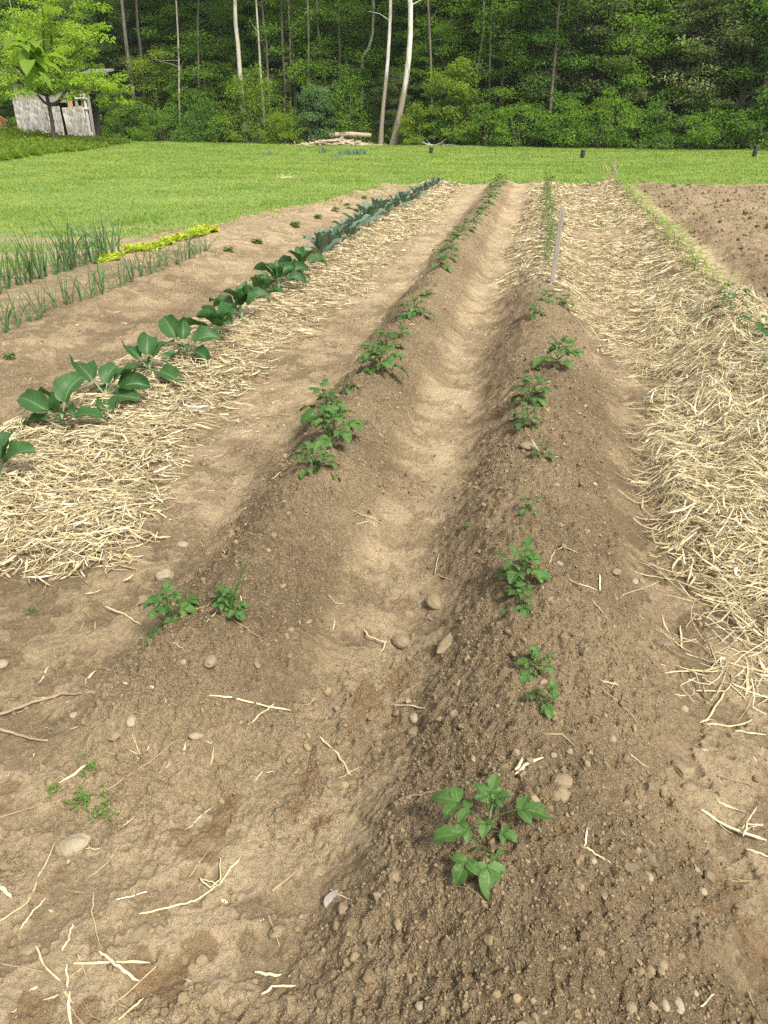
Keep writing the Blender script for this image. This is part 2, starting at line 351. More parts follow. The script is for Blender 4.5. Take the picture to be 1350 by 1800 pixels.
M = dict(
    soil=soil_material(), clod=clod_material(), straw=straw_material(), lawn=lawn_material(), litter=litter_material(),
    stone_pale=stone_material('pale_stone', (0.215, 0.175, 0.11), (0.32, 0.265, 0.175)),
    stone_tan=stone_material('tan_stone', (0.165, 0.125, 0.07), (0.255, 0.197, 0.115)),
    stone_dark=stone_material('dark_stone', (0.125, 0.095, 0.055), (0.185, 0.145, 0.09)),
    potato=leaf_material('potato_leaf', (0.042, 0.112, 0.022), (0.09, 0.185, 0.04), (0.19, 0.30, 0.10), 0.3, 0.55, dust=0.35),
    potato_stem=plain('potato_stem', (0.14, 0.20, 0.06), 0.5),
    collard=leaf_material('collard_leaf', (0.022, 0.078, 0.015), (0.052, 0.125, 0.036), (0.17, 0.25, 0.13), 0.28, 0.48),
    broccoli=leaf_material('broccoli_leaf', (0.07, 0.135, 0.085), (0.14, 0.21, 0.155), (0.22, 0.28, 0.22), 0.15, 0.45),
    petiole=plain('collard_petiole', (0.15, 0.23, 0.10), 0.45),
    onion=leaf_material('onion_leaf', (0.07, 0.15, 0.05), (0.13, 0.22, 0.085), None, 0.15, 0.45),
    lettuce=leaf_material('lettuce_leaf', (0.40, 0.50, 0.04), (0.58, 0.66, 0.09), None, 0.45, 0.5),
    pepper=leaf_material('pepper_leaf', (0.035, 0.10, 0.025), (0.07, 0.15, 0.04), (0.16, 0.26, 0.1), 0.25, 0.35),
    seedling=leaf_material('seedling_leaf', (0.17, 0.29, 0.035), (0.28, 0.40, 0.07), None, 0.4, 0.5),
    vine=leaf_material('vine_leaf', (0.07, 0.13, 0.03), (0.12, 0.19, 0.05), None, 0.3, 0.5),
    weed=leaf_material('weed_leaf', (0.09, 0.16, 0.03), (0.16, 0.24, 0.05), None, 0.3, 0.5),
    grass=leaf_material('grass_blade', (0.155, 0.26, 0.035), (0.37, 0.43, 0.10), None, 0.35, 0.65),
    bulb=leaf_material('bulb_leaf', (0.12, 0.21, 0.13), (0.18, 0.27, 0.18), None, 0.2, 0.5),
    stick=wood_material('brown_stick', (0.20, 0.14, 0.08), (0.36, 0.27, 0.17)),
    stake=wood_material('weathered_stake', (0.17, 0.15, 0.125), (0.34, 0.305, 0.26), 40),
    bark=bark_material('grey_bark', (0.08, 0.068, 0.052), (0.17, 0.148, 0.12)),
    bark_dark=bark_material('dark_bark', (0.045, 0.035, 0.028), (0.10, 0.085, 0.07)),
    bark_white=bark_material('white_bark', (0.36, 0.33, 0.285), (0.72, 0.695, 0.635), (0.24, 0.20, 0.155), 3.6),
    bark_pale=bark_material('pale_bark', (0.30, 0.27, 0.22), (0.52, 0.48, 0.41)),
    flake=flakeboard_material(),
    board=wood_material('grey_board', (0.22, 0.20, 0.17), (0.42, 0.38, 0.33)),
    rustwood=wood_material('rust_red_wood', (0.20, 0.075, 0.03), (0.36, 0.16, 0.07)),
    orange=wood_material('orange_wood', (0.45, 0.24, 0.10), (0.62, 0.38, 0.19)),
    dark=plain('interior_shade', (0.03, 0.027, 0.022)), roof=wood_material('grey_roofing', (0.16, 0.15, 0.14), (0.30, 0.28, 0.26)),
    black=plain('black_post', (0.012, 0.012, 0.012), 0.6), white=plain('white_paint', (0.7, 0.69, 0.66), 0.6),
    brush=wood_material('cut_brush', (0.20, 0.15, 0.10), (0.50, 0.41, 0.30)),
)
LEAF = {}
for nm, a, b in (('mid', (0.11, 0.225, 0.028), (0.215, 0.34, 0.05)), ('deep', (0.075, 0.175, 0.032), (0.155, 0.27, 0.058)),
                 ('yellow', (0.14, 0.235, 0.022), (0.26, 0.34, 0.04)), ('lime', (0.22, 0.36, 0.03), (0.42, 0.54, 0.065)),
                 ('olive', (0.09, 0.145, 0.05), (0.16, 0.21, 0.08)), ('blue', (0.10, 0.20, 0.075), (0.18, 0.29, 0.115)),
                 ('pale', (0.17, 0.24, 0.07), (0.42, 0.46, 0.25))):
    LEAF[nm] = leaf_material(nm + '_tree_leaf', a, b, None, 0.52, 0.55, (1.6, 1.55, 0.6))

# ------------------------------------------------------------------ the ground
RNG = np.random.default_rng(7)
def grid_faces(nr, nc):
    i = (np.arange(nr - 1)[:, None] * nc + np.arange(nc - 1)[None]).ravel()
    return np.stack([i, i + 1, i + nc + 1, i + nc], -1)
def soil_ground():
    na, nr = 1100, 1900                                          # finest near the viewpoint, as far soil shows nothing finer
    th = np.radians(np.linspace(-58, 46, na)); r = 0.22 * np.exp(np.linspace(0, math.log(27.0 / 0.22), nr))
    X = (r[:, None] * np.sin(th)[None]).ravel(); Y = (-0.55 + r[:, None] * np.cos(th)[None]).ravel()
    s = field_s(X, Y)
    Z = height(X, Y) - 0.35 * ss(0.04, -0.5, s)
    L, Rr = ridges(X, Y); lo = loose(X, Y); n = fbm(X * 1.1, Y * 1.1, 51, 3)
    dry = 0.27 + 0.22 * n
    dry += 0.42 * bump(X + 0.05 * gnoise(X * 2, Y * 2, 52) + .05 * gnoise(X * 7, Y * 7, 55), -0.43, 0.22, 0.6) * ss(0.9, 1.4, Y) * (.8 + .5 * gnoise(X * 4, Y * 4, 56))
    dry += 0.36 * bump(X + 0.1 * gnoise(X * 2, Y * 2, 53), -1.47, 0.36, 0.6) * ss(2.2, 3.2, Y) * (.75 + .6 * gnoise(X * 3, Y * 3, 57))
    dry += 0.30 * ss(1.75, 1.2, Y + 0.25 * n) * ss(-0.42, -0.62, X)
    dry += 0.30 * bump(X + 0.12 * gnoise(X * 2, Y * 2, 54), 0.78, 0.32) * (0.6 + 0.5 * n)
    dry += 0.36 * bump(X, 2.08, 0.22, 0.6) + (crust(X, Y) - .5) * .34 * (1 - lo)
    dry += 0.06 * ss(-2.9, -3.5, X) + 0.26 * ss(4.0, 12.0, Y) - 0.18 * ss(1.2, 0.8, Y) * ss(-.5, -.2, X)
    dry -= 0.10 * ss(2.25, 2.5, X) * ss(3.4, 2.6, X) * ss(4, 7, Y) - .08 * ss(2.4, 2.8, X)
    dry -= 0.14 * ss(0.2, 0.7, L) * ss(-0.88, -1.05, X)  # left flank of the left ridge: moist soil plus soft shade put into the colour
    wet = np.zeros_like(X); wn = fbm(X * 14, Y * 14, 61, 4)
    for u, v, rr in ((350, 1465, .085), (395, 1420, .06), (330, 1490, .04), (262, 1462, .03), (645, 1225, .09), (700, 1195, .07), (600, 1270, .05), (520, 1415, .045), (250, 1695, .06),
                     (300, 1710, .06), (350, 1650, .05), (40, 1785, .07), (10, 1385, .06), (140, 1790, .06), (690, 1262, .04), (580, 1300, .025), (560, 1440, .03), (1290, 1560, .05), (960, 1300, .04),
                     (1330, 1640, .05), (545, 1355, .05), (1235, 1595, .04), (150, 1170, .05), (640, 1240, .05)):
        q = at_z(u, v, 0.02); d = np.hypot(X - q[0], (Y - q[1]) * 0.8)
        wet = np.maximum(wet, ss(0.12, -0.12, d / rr - 0.62 + 0.6 * wn))
    me = mesh('garden_soil', np.stack([X, Y, Z], -1), [grid_faces(nr, na)], M['soil'], dict(dry=np.clip(dry, 0, 1.2), wet=wet * 0.75, loose=lo))
    return tag(obj('garden_soil', me), 'bare tan garden soil with hilled rows and footpaths', kind='structure')
soil_ground()

FOREST_Y = lambda x: np.interp(x, [-60, -24, -8, 0, 10, 40], [47.5, 45.0, 42.3, 40.6, 40.2, 39.6])
def lawn_z(x, y):
    return 0.05 * fbm(x * 0.12, y * 0.12, 71, 2) * ss(0, 3, -field_s(x, y)) + 0.012 * fbm(x * 1.5, y * 1.5, 72, 2) - 0.3 * ss(-0.05, 0.5, field_s(x, y))
xs = np.concatenate([np.arange(-160, -46, 6.), np.arange(-46, 26, 0.2), np.arange(26, 160, 6.)]); ys = np.concatenate([np.arange(-70, -4, 4.), np.arange(-4, 50, 0.2), np.arange(50, 60, 2)])
gx, gy = np.meshgrid(xs, ys); gz = lawn_z(gx, gy)
bare_z = lambda x, y: ss(-3.4, -1.4, field_s(x, y)) * ss(13, 10.5, y) * ss(-.35, .3, fbm(x * 1.1, y * 1.6, 96, 3)) * (x < 0)
tag(obj('lawn', mesh('lawn', np.stack([gx.ravel(), gy.ravel(), gz.ravel()], -1), [grid_faces(*gx.shape)], M['lawn'], dict(bare=bare_z(gx, gy).ravel()))), 'mown bright green lawn between the plot and the forest', kind='structure')
def hill_z(x, y):
    d = y - FOREST_Y(x) - 1.0
    return np.where(d < 0, -0.25 + 0.12 * d, -0.25 + 0.42 * np.maximum(d, 0) * ss(0, 5, d) + 0.25 * fbm(x * 0.25, y * 0.25, 81, 3) * ss(0, 4, d))
xs = np.arange(-95, 70, 1.2); ys = np.arange(38, 130, 1.2); gx, gy = np.meshgrid(xs, ys)
tag(obj('hillside', mesh('hillside', np.stack([gx.ravel(), gy.ravel(), hill_z(gx, gy).ravel()], -1), [grid_faces(*gx.shape)], M['litter'])), 'steep wooded hillside rising behind the lawn', kind='structure')

def blades(P, h, w, rng, lean=0.5):
    n = len(P); a = rng.random(n) * 6.283; l = rng.random(n) * lean
    d = np.stack([np.cos(a), np.sin(a), np.zeros(n)], -1); s = np.stack([-np.sin(a), np.cos(a), np.zeros(n)], -1)
    b = rng.random(n) * 6.283; s = np.stack([np.cos(b), np.sin(b), np.zeros(n)], -1)
    tip = P + d * (h * l)[:, None] + np.array([0, 0, 1.0]) * (h * np.sqrt(1 - 0.6 * l * l))[:, None]
    V = np.stack([P - s * w[:, None] / 2, P + s * w[:, None] / 2, tip], 1).reshape(-1, 3)
    return V, np.arange(3 * n).reshape(-1, 3)
def grass():
    rng = np.random.default_rng(21); PP = []; H = []; W = []; VV = []
    # one sheet of short turf, thinner with distance, a few taller tufts at the edge of the plot and ragged ones inside it
    n = 420000; y = 6.2 + 38.5 * rng.random(n) ** 1.15; x = -0.80 * y - 3 + rng.random(n) * (1.28 * y + 6)
    s = field_s(x, y); k = (s < 0.02) & (y < FOREST_Y(x) + 0.6)
    k |= (s < 0.9) & (rng.random(n) < 0.55 * ss(0.9, 0.0, s)) & (x < -3.2) & (gnoise(x * 1.6, y * 1.6, 91) > -0.05)
    k &= rng.random(n) > .93 * bare_z(x, y)
    x, y, s = x[k], y[k], s[k]
    z = np.where(s < 0, lawn_z(x, y), height(x, y, False) - 0.35 * ss(0.04, -0.5, s)) - 0.005
    z = np.maximum(lawn_z(x, y), low(x, y) - 0.35 * ss(0.04, -0.5, s)) - 0.005
    h = (0.022 + 0.028 * rng.random(len(x))) * (1 + 0.9 * (gnoise(x * 0.9, y * 0.9, 92) > 0.25) * rng.random(len(x))) ; wd = 0.008 + 0.0011 * y * (0.6 + 0.8 * rng.random(len(x)))
    V, Fc = blades(np.stack([x, y, z], -1), h, wd, rng, 0.9)
    var = np.clip(0.42 + 0.45 * fbm(x * 0.4, y * 0.55, 93, 4) + 0.3 * gnoise(x * 0.25, y * 1.1, 94) + 0.14 * rng.standard_normal(len(x)), 0, 1)
    tag(obj('grass', mesh('grass', V, [Fc], M['grass'], dict(var=np.repeat(var, 3)), False)), 'short bright green mown grass', 'grass', kind='stuff')
grass()

# ------------------------------------------------------------------ foliage
def leaves(C, Rr, n, ln, rng, flat=0.45, droop=0.25, var=None):
    """leaf-sized folded faces through the volume of clumps C (centres) with radii Rr (n,3)"""
    k = np.repeat(np.arange(len(C)), n); N = len(k)
    d = rng.standard_normal((N, 3)); d /= np.linalg.norm(d, axis=1)[:, None]; d *= (rng.random(N) ** 0.45)[:, None]
    P = C[k] + d * Rr[k]
    out = d[:, :2] + 0.6 * rng.standard_normal((N, 2)); out /= np.linalg.norm(out, axis=1)[:, None] + 1e-6
    t = np.stack([out[:, 0], out[:, 1], -droop + flat * rng.standard_normal(N)], -1); t /= np.linalg.norm(t, axis=1)[:, None]
    up = np.array([0, 0, 1.0]) + flat * rng.standard_normal((N, 3)); s = np.cross(t, up); s /= np.linalg.norm(s, axis=1)[:, None] + 1e-6
    nn = np.cross(s, t); L = ln * (0.6 + 0.8 * rng.random(N)); Wd = L * (0.42 + 0.25 * rng.random(N))
    V = np.stack([P, P + t * (L * .45)[:, None] + s * (Wd / 2)[:, None] + nn * (Wd * .18)[:, None], P + t * L[:, None] - nn * (L * .12)[:, None],
                  P + t * (L * .45)[:, None] - s * (Wd / 2)[:, None] + nn * (Wd * .18)[:, None]], 1).reshape(-1, 3)
    i = np.arange(N) * 4
    Fc = np.concatenate([np.stack([i, i + 1, i + 2], -1), np.stack([i, i + 2, i + 3], -1)])
    cv = rng.random(len(C))[k] * 0.6 + rng.random(N) * 0.4 if var is None else var[k] * 0.75 + rng.random(N) * 0.25
    return V, [Fc], np.repeat(np.clip(cv, 0, 1), 4)
def limb_path(p0, az, el, length, rng, n=6, bend=0.25):
    p = [np.array(p0, float)]
    for k in range(n):
        az += bend * rng.standard_normal() * 0.6; el += bend * rng.standard_normal() * 0.4 - 0.03
        p.append(p[-1] + (length / n) * np.array([math.cos(az) * math.cos(el), math.sin(az) * math.cos(el), math.sin(el)]))
    return np.array(p)
def tree_meshes(seed, h, spread, first, kind, nlimb=16, nleaf=70, ln=0.13, lean=(0, 0), r0=None, crown_top=None, bend=0.12, leafmat='mid', bark='bark', sprays=5):
    """one tree: tapered trunk with limbs as one mesh, crown of leaf sprays as another"""
    rng = np.random.default_rng(seed); r0 = r0 or 0.018 * h + 0.02
    zz = np.linspace(0, 1, 9); wx = np.cumsum(rng.standard_normal(9)) * bend * 0.12 * h / 9; wy = np.cumsum(rng.standard_normal(9)) * bend * 0.12 * h / 9
    tr = np.stack([lean[0] * zz ** 1.3 * h + wx - wx[0], lean[1] * zz ** 1.3 * h + wy - wy[0], zz * h - 0.15], -1)
    mb = MB(); mb.add(*tube(tr, r0 * (1.15 - zz * 0.98) * (1 + 0.35 * np.exp(-zz * 30)), 8))
    C = []; Rr = []
    for k in range(nlimb):
        f = first + (1 - first) * ((k + rng.random()) / nlimb); p0 = np.array([np.interp(f, zz, tr[:, i]) for i in range(3)])
        if kind == 'layered': ln_ = spread * (1.05 - 0.55 * ((f - first) / (1 - first + 1e-6))) * (0.6 + 0.5 * rng.random()); el = rng.uniform(-0.05, 0.35)
        elif kind == 'cone': ln_ = spread * (1.05 - 0.95 * ((f - first) / (1 - first + 1e-6))) * (0.8 + 0.3 * rng.random()); el = rng.uniform(-0.25, 0.1)
        elif kind == 'upright': ln_ = spread * (0.7 + 0.6 * rng.random()); el = rng.uniform(0.6, 1.2)
        else: ln_ = spread * (0.75 + 0.4 * rng.random()) * math.sin(math.pi * (0.18 + 0.75 * (f - first) / (1 - first + 1e-6))) ; el = rng.uniform(0.0, 0.8)
        lp = limb_path(p0, k * 2.4 + rng.random(), el, ln_, rng)
        mb.add(*tube(lp, np.linspace(r0 * 0.38 * (1.1 - f * .8), 0.006, len(lp)), 5))
        for q in range(sprays):
            u = 0.3 + 0.75 * (q + rng.random() * .8) / sprays; i = min(int(u * 6), 5); c = lp[i] + (lp[i + 1] - lp[i]) * (u * 6 - i)
            sc_ = spread * (0.16 + 0.14 * rng.random())
            C.append(c + rng.standard_normal(3) * np.array([1, 1, .35]) * spread * 0.13)
            Rr.append([sc_ * 1.2, sc_ * 1.2, sc_ * (0.3 if kind == 'cone' else 0.48 if kind == 'layered' else 0.8)])
    C = np.array(C); Rr = np.array(Rr)
    V, Fc, var = leaves(C, Rr, nleaf, ln, rng, 0.4 if kind == 'layered' else 0.6, 0.25 if kind != 'cone' else 0.5)
    return mb.mesh('trunk', M[bark]), mesh('crown', V, Fc, LEAF[leafmat], dict(var=var), False)
def plant_tree(name, tm, cm, x, y, z, label, cat='tree', group=None, rz=0, s=1.0):
    e = empty(name, (x, y, z), rz, s); tag(e, label, cat, group)
    obj('trunk', tm, e); obj('crown', cm, e); return e
def ground_y(x, y): return float(hill_z(np.array([x]), np.array([y]))[0]) if y > float(FOREST_Y(x)) + 0.8 else float(lawn_z(np.array([x]), np.array([y]))[0]) - 0.02
def shrub_mesh(seed, w_, h_, n, nleaf, ln, leafmat, rng=None):
    rng = np.random.default_rng(seed); th = rng.random(n) * 6.283; rr = np.sqrt(rng.random(n)); zz = rng.random(n)
    prof = np.sqrt(np.clip(1 - (zz - 0.25) ** 2 / 0.6, 0.05, 1))
    C = np.stack([np.cos(th) * rr * w_ / 2 * prof, np.sin(th) * rr * w_ / 2 * prof, 0.06 * h_ + zz * h_ * (0.75 + 0.35 * rng.random(n))], -1)
    Rr = np.stack([w_ * (0.08 + 0.08 * rng.random(n))] * 2 + [h_ * (0.07 + 0.09 * rng.random(n))], -1)
    V, Fc, var = leaves(C, Rr, nleaf, ln, rng, 0.6, 0.1)
    mb = MB()
    for k in range(9):
        c = C[rng.integers(n)]; mb.add(*tube(np.array([[c[0] * .15, c[1] * .15, -0.1], c * [.6, .6, .5], c]), [0.03, 0.018, 0.006], 5))
    return mb.mesh('stem', M['bark']), mesh('foliage', V, Fc, LEAF[leafmat], dict(var=var), False)
def shrub(name, ms, x, y, label, cat='shrub', group=None, rz=0, s=1.0):
    e = empty(name, (x, y, ground_y(x, y)), rz, s); tag(e, label, cat, group); obj('stem', ms[0], e); obj('foliage', ms[1], e); return e
def at_edge(u, back):                                             # x on the forest edge (plus `back` metres uphill) in the direction of column u
    y = 42.0
    for k in range(6): x = at_y(u, 200, y)[0]; y = float(FOREST_Y(x)) + back
    return x, y
def px2m(px, y): return px * (y * 0.885 + 0.4) / F_PX * 1.02      # metres spanned by px of the photograph at that distance

# --- bare-stemmed trees one can pick out
def stem_tree(u0, v0, u1, back, label, bark, r, name='tall_tree', bendy=0.0, ivy=0, crown='mid', hh=13.0, base_v=None, seed=0, low=0.62):
    """trunk through (u0, base) and (u1, top of frame)"""
    x, y = at_edge(u0, back); z = ground_y(x, y); top = at_y(u1, 0, y)
    lean = (top[0] - x) / max(top[2] - z, 1.0); rng = np.random.default_rng(900 + seed)
    zz = np.linspace(0, 1, 14); H = hh
    px = lean * zz * H + bendy * np.sin(zz * math.pi * 1.6) + np.cumsum(rng.standard_normal(14)) * 0.03
    tr = np.stack([px - px[0], np.cumsum(rng.standard_normal(14)) * 0.04, zz * H - 0.2], -1)
    mb = MB(); mb.add(*tube(tr, r * (1.0 - 0.6 * zz) * (1 + 0.5 * np.exp(-zz * 22)), 10)); C = []; Rr = []
    for k in range(12):
        f = low + (1 - low) * (k + rng.random()) / 12; p0 = np.array([np.interp(f, zz, tr[:, i]) for i in range(3)])
        lp = limb_path(p0, k * 2.4, rng.uniform(0.2, 0.9), 2.6 * (1.1 - 0.5 * f), rng); mb.add(*tube(lp, np.linspace(r * .35, .01, len(lp)), 5))
        for q in (2, 3, 4, 5, 6): C.append(lp[q] + rng.standard_normal(3) * .35); Rr.append([.6, .6, .4])
    for k in range(2 if bark == 'bark_white' else 5):            # dead stubs and twigs low on the trunk
        f = rng.uniform(0.2, 0.6); p0 = np.array([np.interp(f, zz, tr[:, i]) for i in range(3)])
        lp = limb_path(p0, rng.random() * 6.28, rng.uniform(0.1, 0.8), rng.uniform(.4, 1.4), rng, 4); mb.add(*tube(lp, np.linspace(r * .2, .006, len(lp)), 5))
    r *= 1.0
    for k in range(ivy):
        f = .27 * rng.random() ** 1.4; p0 = np.array([np.interp(f, zz, tr[:, i]) for i in range(3)]); C.append(p0 + rng.normal(0, .12, 3)); Rr.append([.3, .3, .3])
    V, Fc, var = leaves(np.array(C), np.array(Rr), 75, 0.15, rng)
    return plant_tree(name, mb.mesh('trunk', M[bark]), mesh('crown', V, Fc, LEAF[crown], dict(var=var), False), x, y, z, label)
stem_tree(668, 245, 681, 0.6, 'slim white-barked tree, left and straighter of the forest-edge pair', 'bark_white', 0.105, 'white_tree', 0.10, seed=1)
stem_tree(690, 250, 714, 0.0, 'thick white tree curving from a brown base, right one of the forest-edge pair', 'bark_white', 0.155, 'white_tree', 0.32, seed=2)
stem_tree(236, 205, 215, 1.5, 'dark straight bare trunk standing nearest right of the old shed', 'bark', 0.125, seed=3)
stem_tree(250, 180, 240, 2.2, 'dim brown trunk just behind and right of the dark straight trunk by the shed', 'bark_dark', 0.10, seed=4)
stem_tree(427, 160, 411, 1.0, 'pale grey trunk with ivy on its foot, rising behind the yellow-green bush', 'bark_pale', 0.14, seed=5, ivy=26)
stem_tree(462, 150, 450, 1.5, 'very thin whitish trunk close right of the ivy-footed grey trunk', 'bark_pale', 0.065, seed=6)
stem_tree(478, 120, 465, 2.4, 'second thin pale trunk right of the ivy-footed grey trunk', 'bark', 0.075, seed=7)
stem_tree(500, 120, 492, 2.2, 'dark thin trunk above the grey-green pine sapling', 'bark_dark', 0.08, seed=8)
stem_tree(311, 130, 313, 1.6, 'slender pole-like trunk midway between the shed trunk and the ivy-footed trunk', 'bark_pale', 0.055, seed=9)
stem_tree(349, 125, 346, 1.8, 'slender dark trunk left of the ivy-footed grey trunk', 'bark', 0.07, seed=10)
stem_tree(545, 130, 540, 2.2, 'thin grey trunk left of the white pair, deep among leaves', 'bark', 0.065, seed=11)
stem_tree(760, 120, 752, 2.4, 'dim trunk right of the white pair, half hidden by leaves', 'bark', 0.075, seed=12)
stem_tree(1310, 240, 1330, 2.0, 'dark leaning trunk at the far right of the forest edge', 'bark', 0.2, seed=13)
stem_tree(965, 200, 985, 1.2, 'slanting grey stem under the dusky tree right of the forest middle', 'bark', 0.09, seed=14, hh=9)
# bent pale limb of a tree left of the white pair
x, y = at_edge(640, 3.5); z = ground_y(x, y); a = at_y(637, 100, y); b = at_y(655, 60, y); c = at_y(657, 10, y)
e = empty('bent_tree', (x, y, z)); tag(e, 'tree with one bent white bare limb, left of the white-barked pair', 'tree')
o0 = np.array([x, y, z]); pts = np.array([[0, 0, -0.2], [-.15, 0, 1.2], (a - o0), (a - o0) * .5 + (b - o0) * .5 + [.08, 0, -.1], (b - o0), (c - o0), (c - o0) + [-.3, 0, 2.5]])
obj('trunk', MB().add(*tube(pts, np.linspace(.11, .05, 7), 8)).mesh('trunk', M['bark_pale']), e)
rng = np.random.default_rng(77); V, Fc, var = leaves(rng.standard_normal((30, 3)) * [1.2, 1.2, .8] + pts[-1] + [0, 0, .5], np.full((30, 3), .5), 60, .13, rng)
obj('crown', mesh('crown', V, Fc, LEAF['mid'], dict(var=var), False), e)

# --- edge bushes and small trees one can pick out (column, back, width px, height px, kind)
def edge_shrub(u, back, wpx, hpx, leafm, label, name='shrub', seed=0, n=46, nleaf=60, ln=0.11, cat='shrub'):
    x, y = at_edge(u, back); shrub(name, shrub_mesh(seed, px2m(wpx, y), px2m(hpx, y), n, nleaf, ln, leafm), x, y, label, cat)
edge_shrub(448, 0.6, 135, 105, 'yellow', 'tall yellow-green bush at the lawn edge in front of the ivy-footed trunk', seed=101, n=80, nleaf=60)
edge_shrub(500, -0.1, 80, 55, 'yellow', 'low yellow-green bush between the tall yellow-green bush and the brush pile', seed=102)
edge_shrub(615, 1.4, 90, 110, 'mid', 'bright green sapling behind the brush pile', 'sapling', seed=104, n=60, cat='sapling')
edge_shrub(735, 0.0, 65, 58, 'yellow', 'light green bush at the foot of the thick white-topped tree', seed=105, n=50)
edge_shrub(768, 0.5, 50, 40, 'mid', 'small green bush right of the light green bush by the white-topped tree', seed=106)
edge_shrub(860, 0.8, 110, 62, 'mid', 'rounded green bush left of the middle of the forest edge', seed=107)
edge_shrub(920, 0.4, 120, 66, 'mid', 'broad green bush under the slanting grey stem', seed=108, n=60)
edge_shrub(1000, 0.5, 120, 75, 'mid', 'broad rounded bush left of the slim pale sapling at the lawn edge', seed=109, n=60)
edge_shrub(1075, 0.5, 130, 78, 'mid', 'large rounded bush behind the far garden stake', seed=110, n=66)
edge_shrub(1150, 0.7, 110, 66, 'deep', 'dark green bush right of the large bush behind the far stake', seed=111, n=60)
edge_shrub(1225, 0.6, 120, 58, 'mid', 'low green bush below the white-leaved tree', seed=112, n=60)
edge_shrub(1300, 0.9, 120, 62, 'deep', 'dark bush at the foot of the far right leaning trunk', seed=113, n=60)
edge_shrub(1385, 0.7, 130, 66, 'mid', 'green bush at the right end of the forest edge', seed=114, n=60)
edge_shrub(285, 0.8, 110, 50, 'mid', 'low green bush right of the shed at the lawn edge', seed=115, n=56)
edge_shrub(225, 0.9, 100, 66, 'mid', 'leafy green bush nearest the right side of the shed', seed=116, n=60)
edge_shrub(350, 0.6, 110, 62, 'deep', 'dark green bush halfway between the shed and the yellow-green bush', seed=117, n=60)
edge_shrub(390, 0.3, 60, 40, 'mid', 'small green bush left of the tall yellow-green bush', seed=118)
# soft grey-green pine sapling
x, y = at_edge(560, 1.0); tm, cm = tree_meshes(120, px2m(95, y), px2m(44, y), 0.05, 'round', 40, 170, 0.10, leafmat='blue', sprays=4, bark='bark_dark')
plant_tree('pine_sapling', tm, cm, x, y, ground_y(x, y), 'soft grey-green pine sapling behind the brush pile', 'pine')
def edge_tree(u, back, hpx, wpx, first, kind, leafm, label, seed, name='tree', **k):
    x, y = at_edge(u, back); tm, cm = tree_meshes(seed, px2m(hpx, y), px2m(wpx, y) / 2, first, kind, leafmat=leafm, **k)
    return plant_tree(name, tm, cm, x, y, ground_y(x, y), label, rz=seed)
edge_tree(800, 0.9, 135, 110, 0.12, 'round', 'yellow', 'bright narrow green tree at the lawn edge right of the white pair', 201, nlimb=22, nleaf=60)
edge_tree(985, 2.6, 205, 190, 0.25, 'layered', 'olive', 'dusky grey-green tree with layered twigs above the slanting stem', 202, bark='bark_dark', nlimb=22, nleaf=60, ln=0.1)
edge_tree(1095, 2.2, 190, 190, 0.25, 'layered', 'mid', 'layered mid-green tree behind the large bush', 203, nlimb=20)
edge_tree(1245, 2.0, 200, 170, 0.45, 'layered', 'pale', 'tree with white-flecked pale leaves near the right of the forest edge', 204, nlimb=14, nleaf=60, ln=0.14)
edge_tree(1335, 1.6, 235, 170, 0.3, 'layered', 'mid', 'tall leafy tree at the far right edge of the picture', 205, nlimb=20)
edge_tree(880, 2.6, 215, 170, 0.2, 'layered', 'mid', 'leafy tree behind the rounded bush left of the forest middle', 206, nlimb=20)
edge_tree(600, 3.0, 220, 190, 0.25, 'layered', 'mid', 'fresh green layered tree left of the white-barked pair', 207, nlimb=20)
edge_tree(280, 2.4, 150, 150, 0.2, 'layered', 'yellow', 'small sunlit tree with flecks of pale leaves right of the shed trunk', 208, nlimb=16)
edge_tree(365, 2.6, 170, 150, 0.2, 'layered', 'mid', 'small layered tree between the slender dark trunk and the shed', 209, nlimb=18)
edge_tree(160, 3.5, 220, 170, 0.2, 'layered', 'deep', 'deep green tree behind the roof of the shed', 210, nlimb=18)
edge_tree(520, 3.4, 230, 170, 0.25, 'layered', 'mid', 'leafy tree behind the grey-green pine sapling', 211, nlimb=20)

# --- the woods up the slope: copies of eight trees, nothing in the picture tells them apart
protos = []
for k, (hh, sp, fi, kd, lm) in enumerate([(7.5, 2.6, .15, 'layered', 'mid'), (8.5, 2.7, .2, 'round', 'deep'), (7, 2.5, .12, 'layered', 'deep'), (9, 2.8, .2, 'layered', 'mid'),
                                          (6, 2.3, .1, 'round', 'mid'), (9.5, 2.4, .15, 'cone', 'blue'), (8, 2.6, .2, 'layered', 'olive'), (8, 2.7, .2, 'round', 'mid')]):
    protos.append(tree_meshes(300 + k, hh, sp, fi, kd, 25, 105, 0.17, leafmat=lm, bark=('bark', 'bark_dark')[k % 2]))
rng = np.random.default_rng(31); cnt = 0
for row, (bk, step) in enumerate([(2.7, 2.3), (4.4, 2.4), (6.6, 2.7), (9.2, 2.9), (12.2, 3.2), (15.6, 3.6), (19.5, 4.2), (24.0, 5.0)]):
    x = -46.0 - row * 2
    while x < 19 + row * 1.5:
        xx = x + rng.uniform(-.9, .9); yy = float(FOREST_Y(xx)) + bk + rng.uniform(-.9, .9)
        right = ss(-10, 4, xx); k = int(rng.choice([0, 3, 4, 0, 7, 6, 2, 1], p=[.2, .17, .13, .1, .14, .06, .1, .1])) if rng.random() > right else int(rng.choice([1, 2, 5, 7, 3, 6], p=[.2, .2, .15, .2, .1, .15]))
        s = rng.uniform(0.75, 1.2) * ((.45 if xx < -3 else .8) if row == 0 else .7 if row == 1 and xx < -3 else 1)
        plant_tree('woodland_tree', *protos[k], xx, yy, ground_y(xx, yy) - 0.1, 'leafy woodland tree massed with others on the slope behind the forest edge', 'tree', 'woodland trees up the slope', rng.random() * 6.28, s)
        x += step; cnt += 1
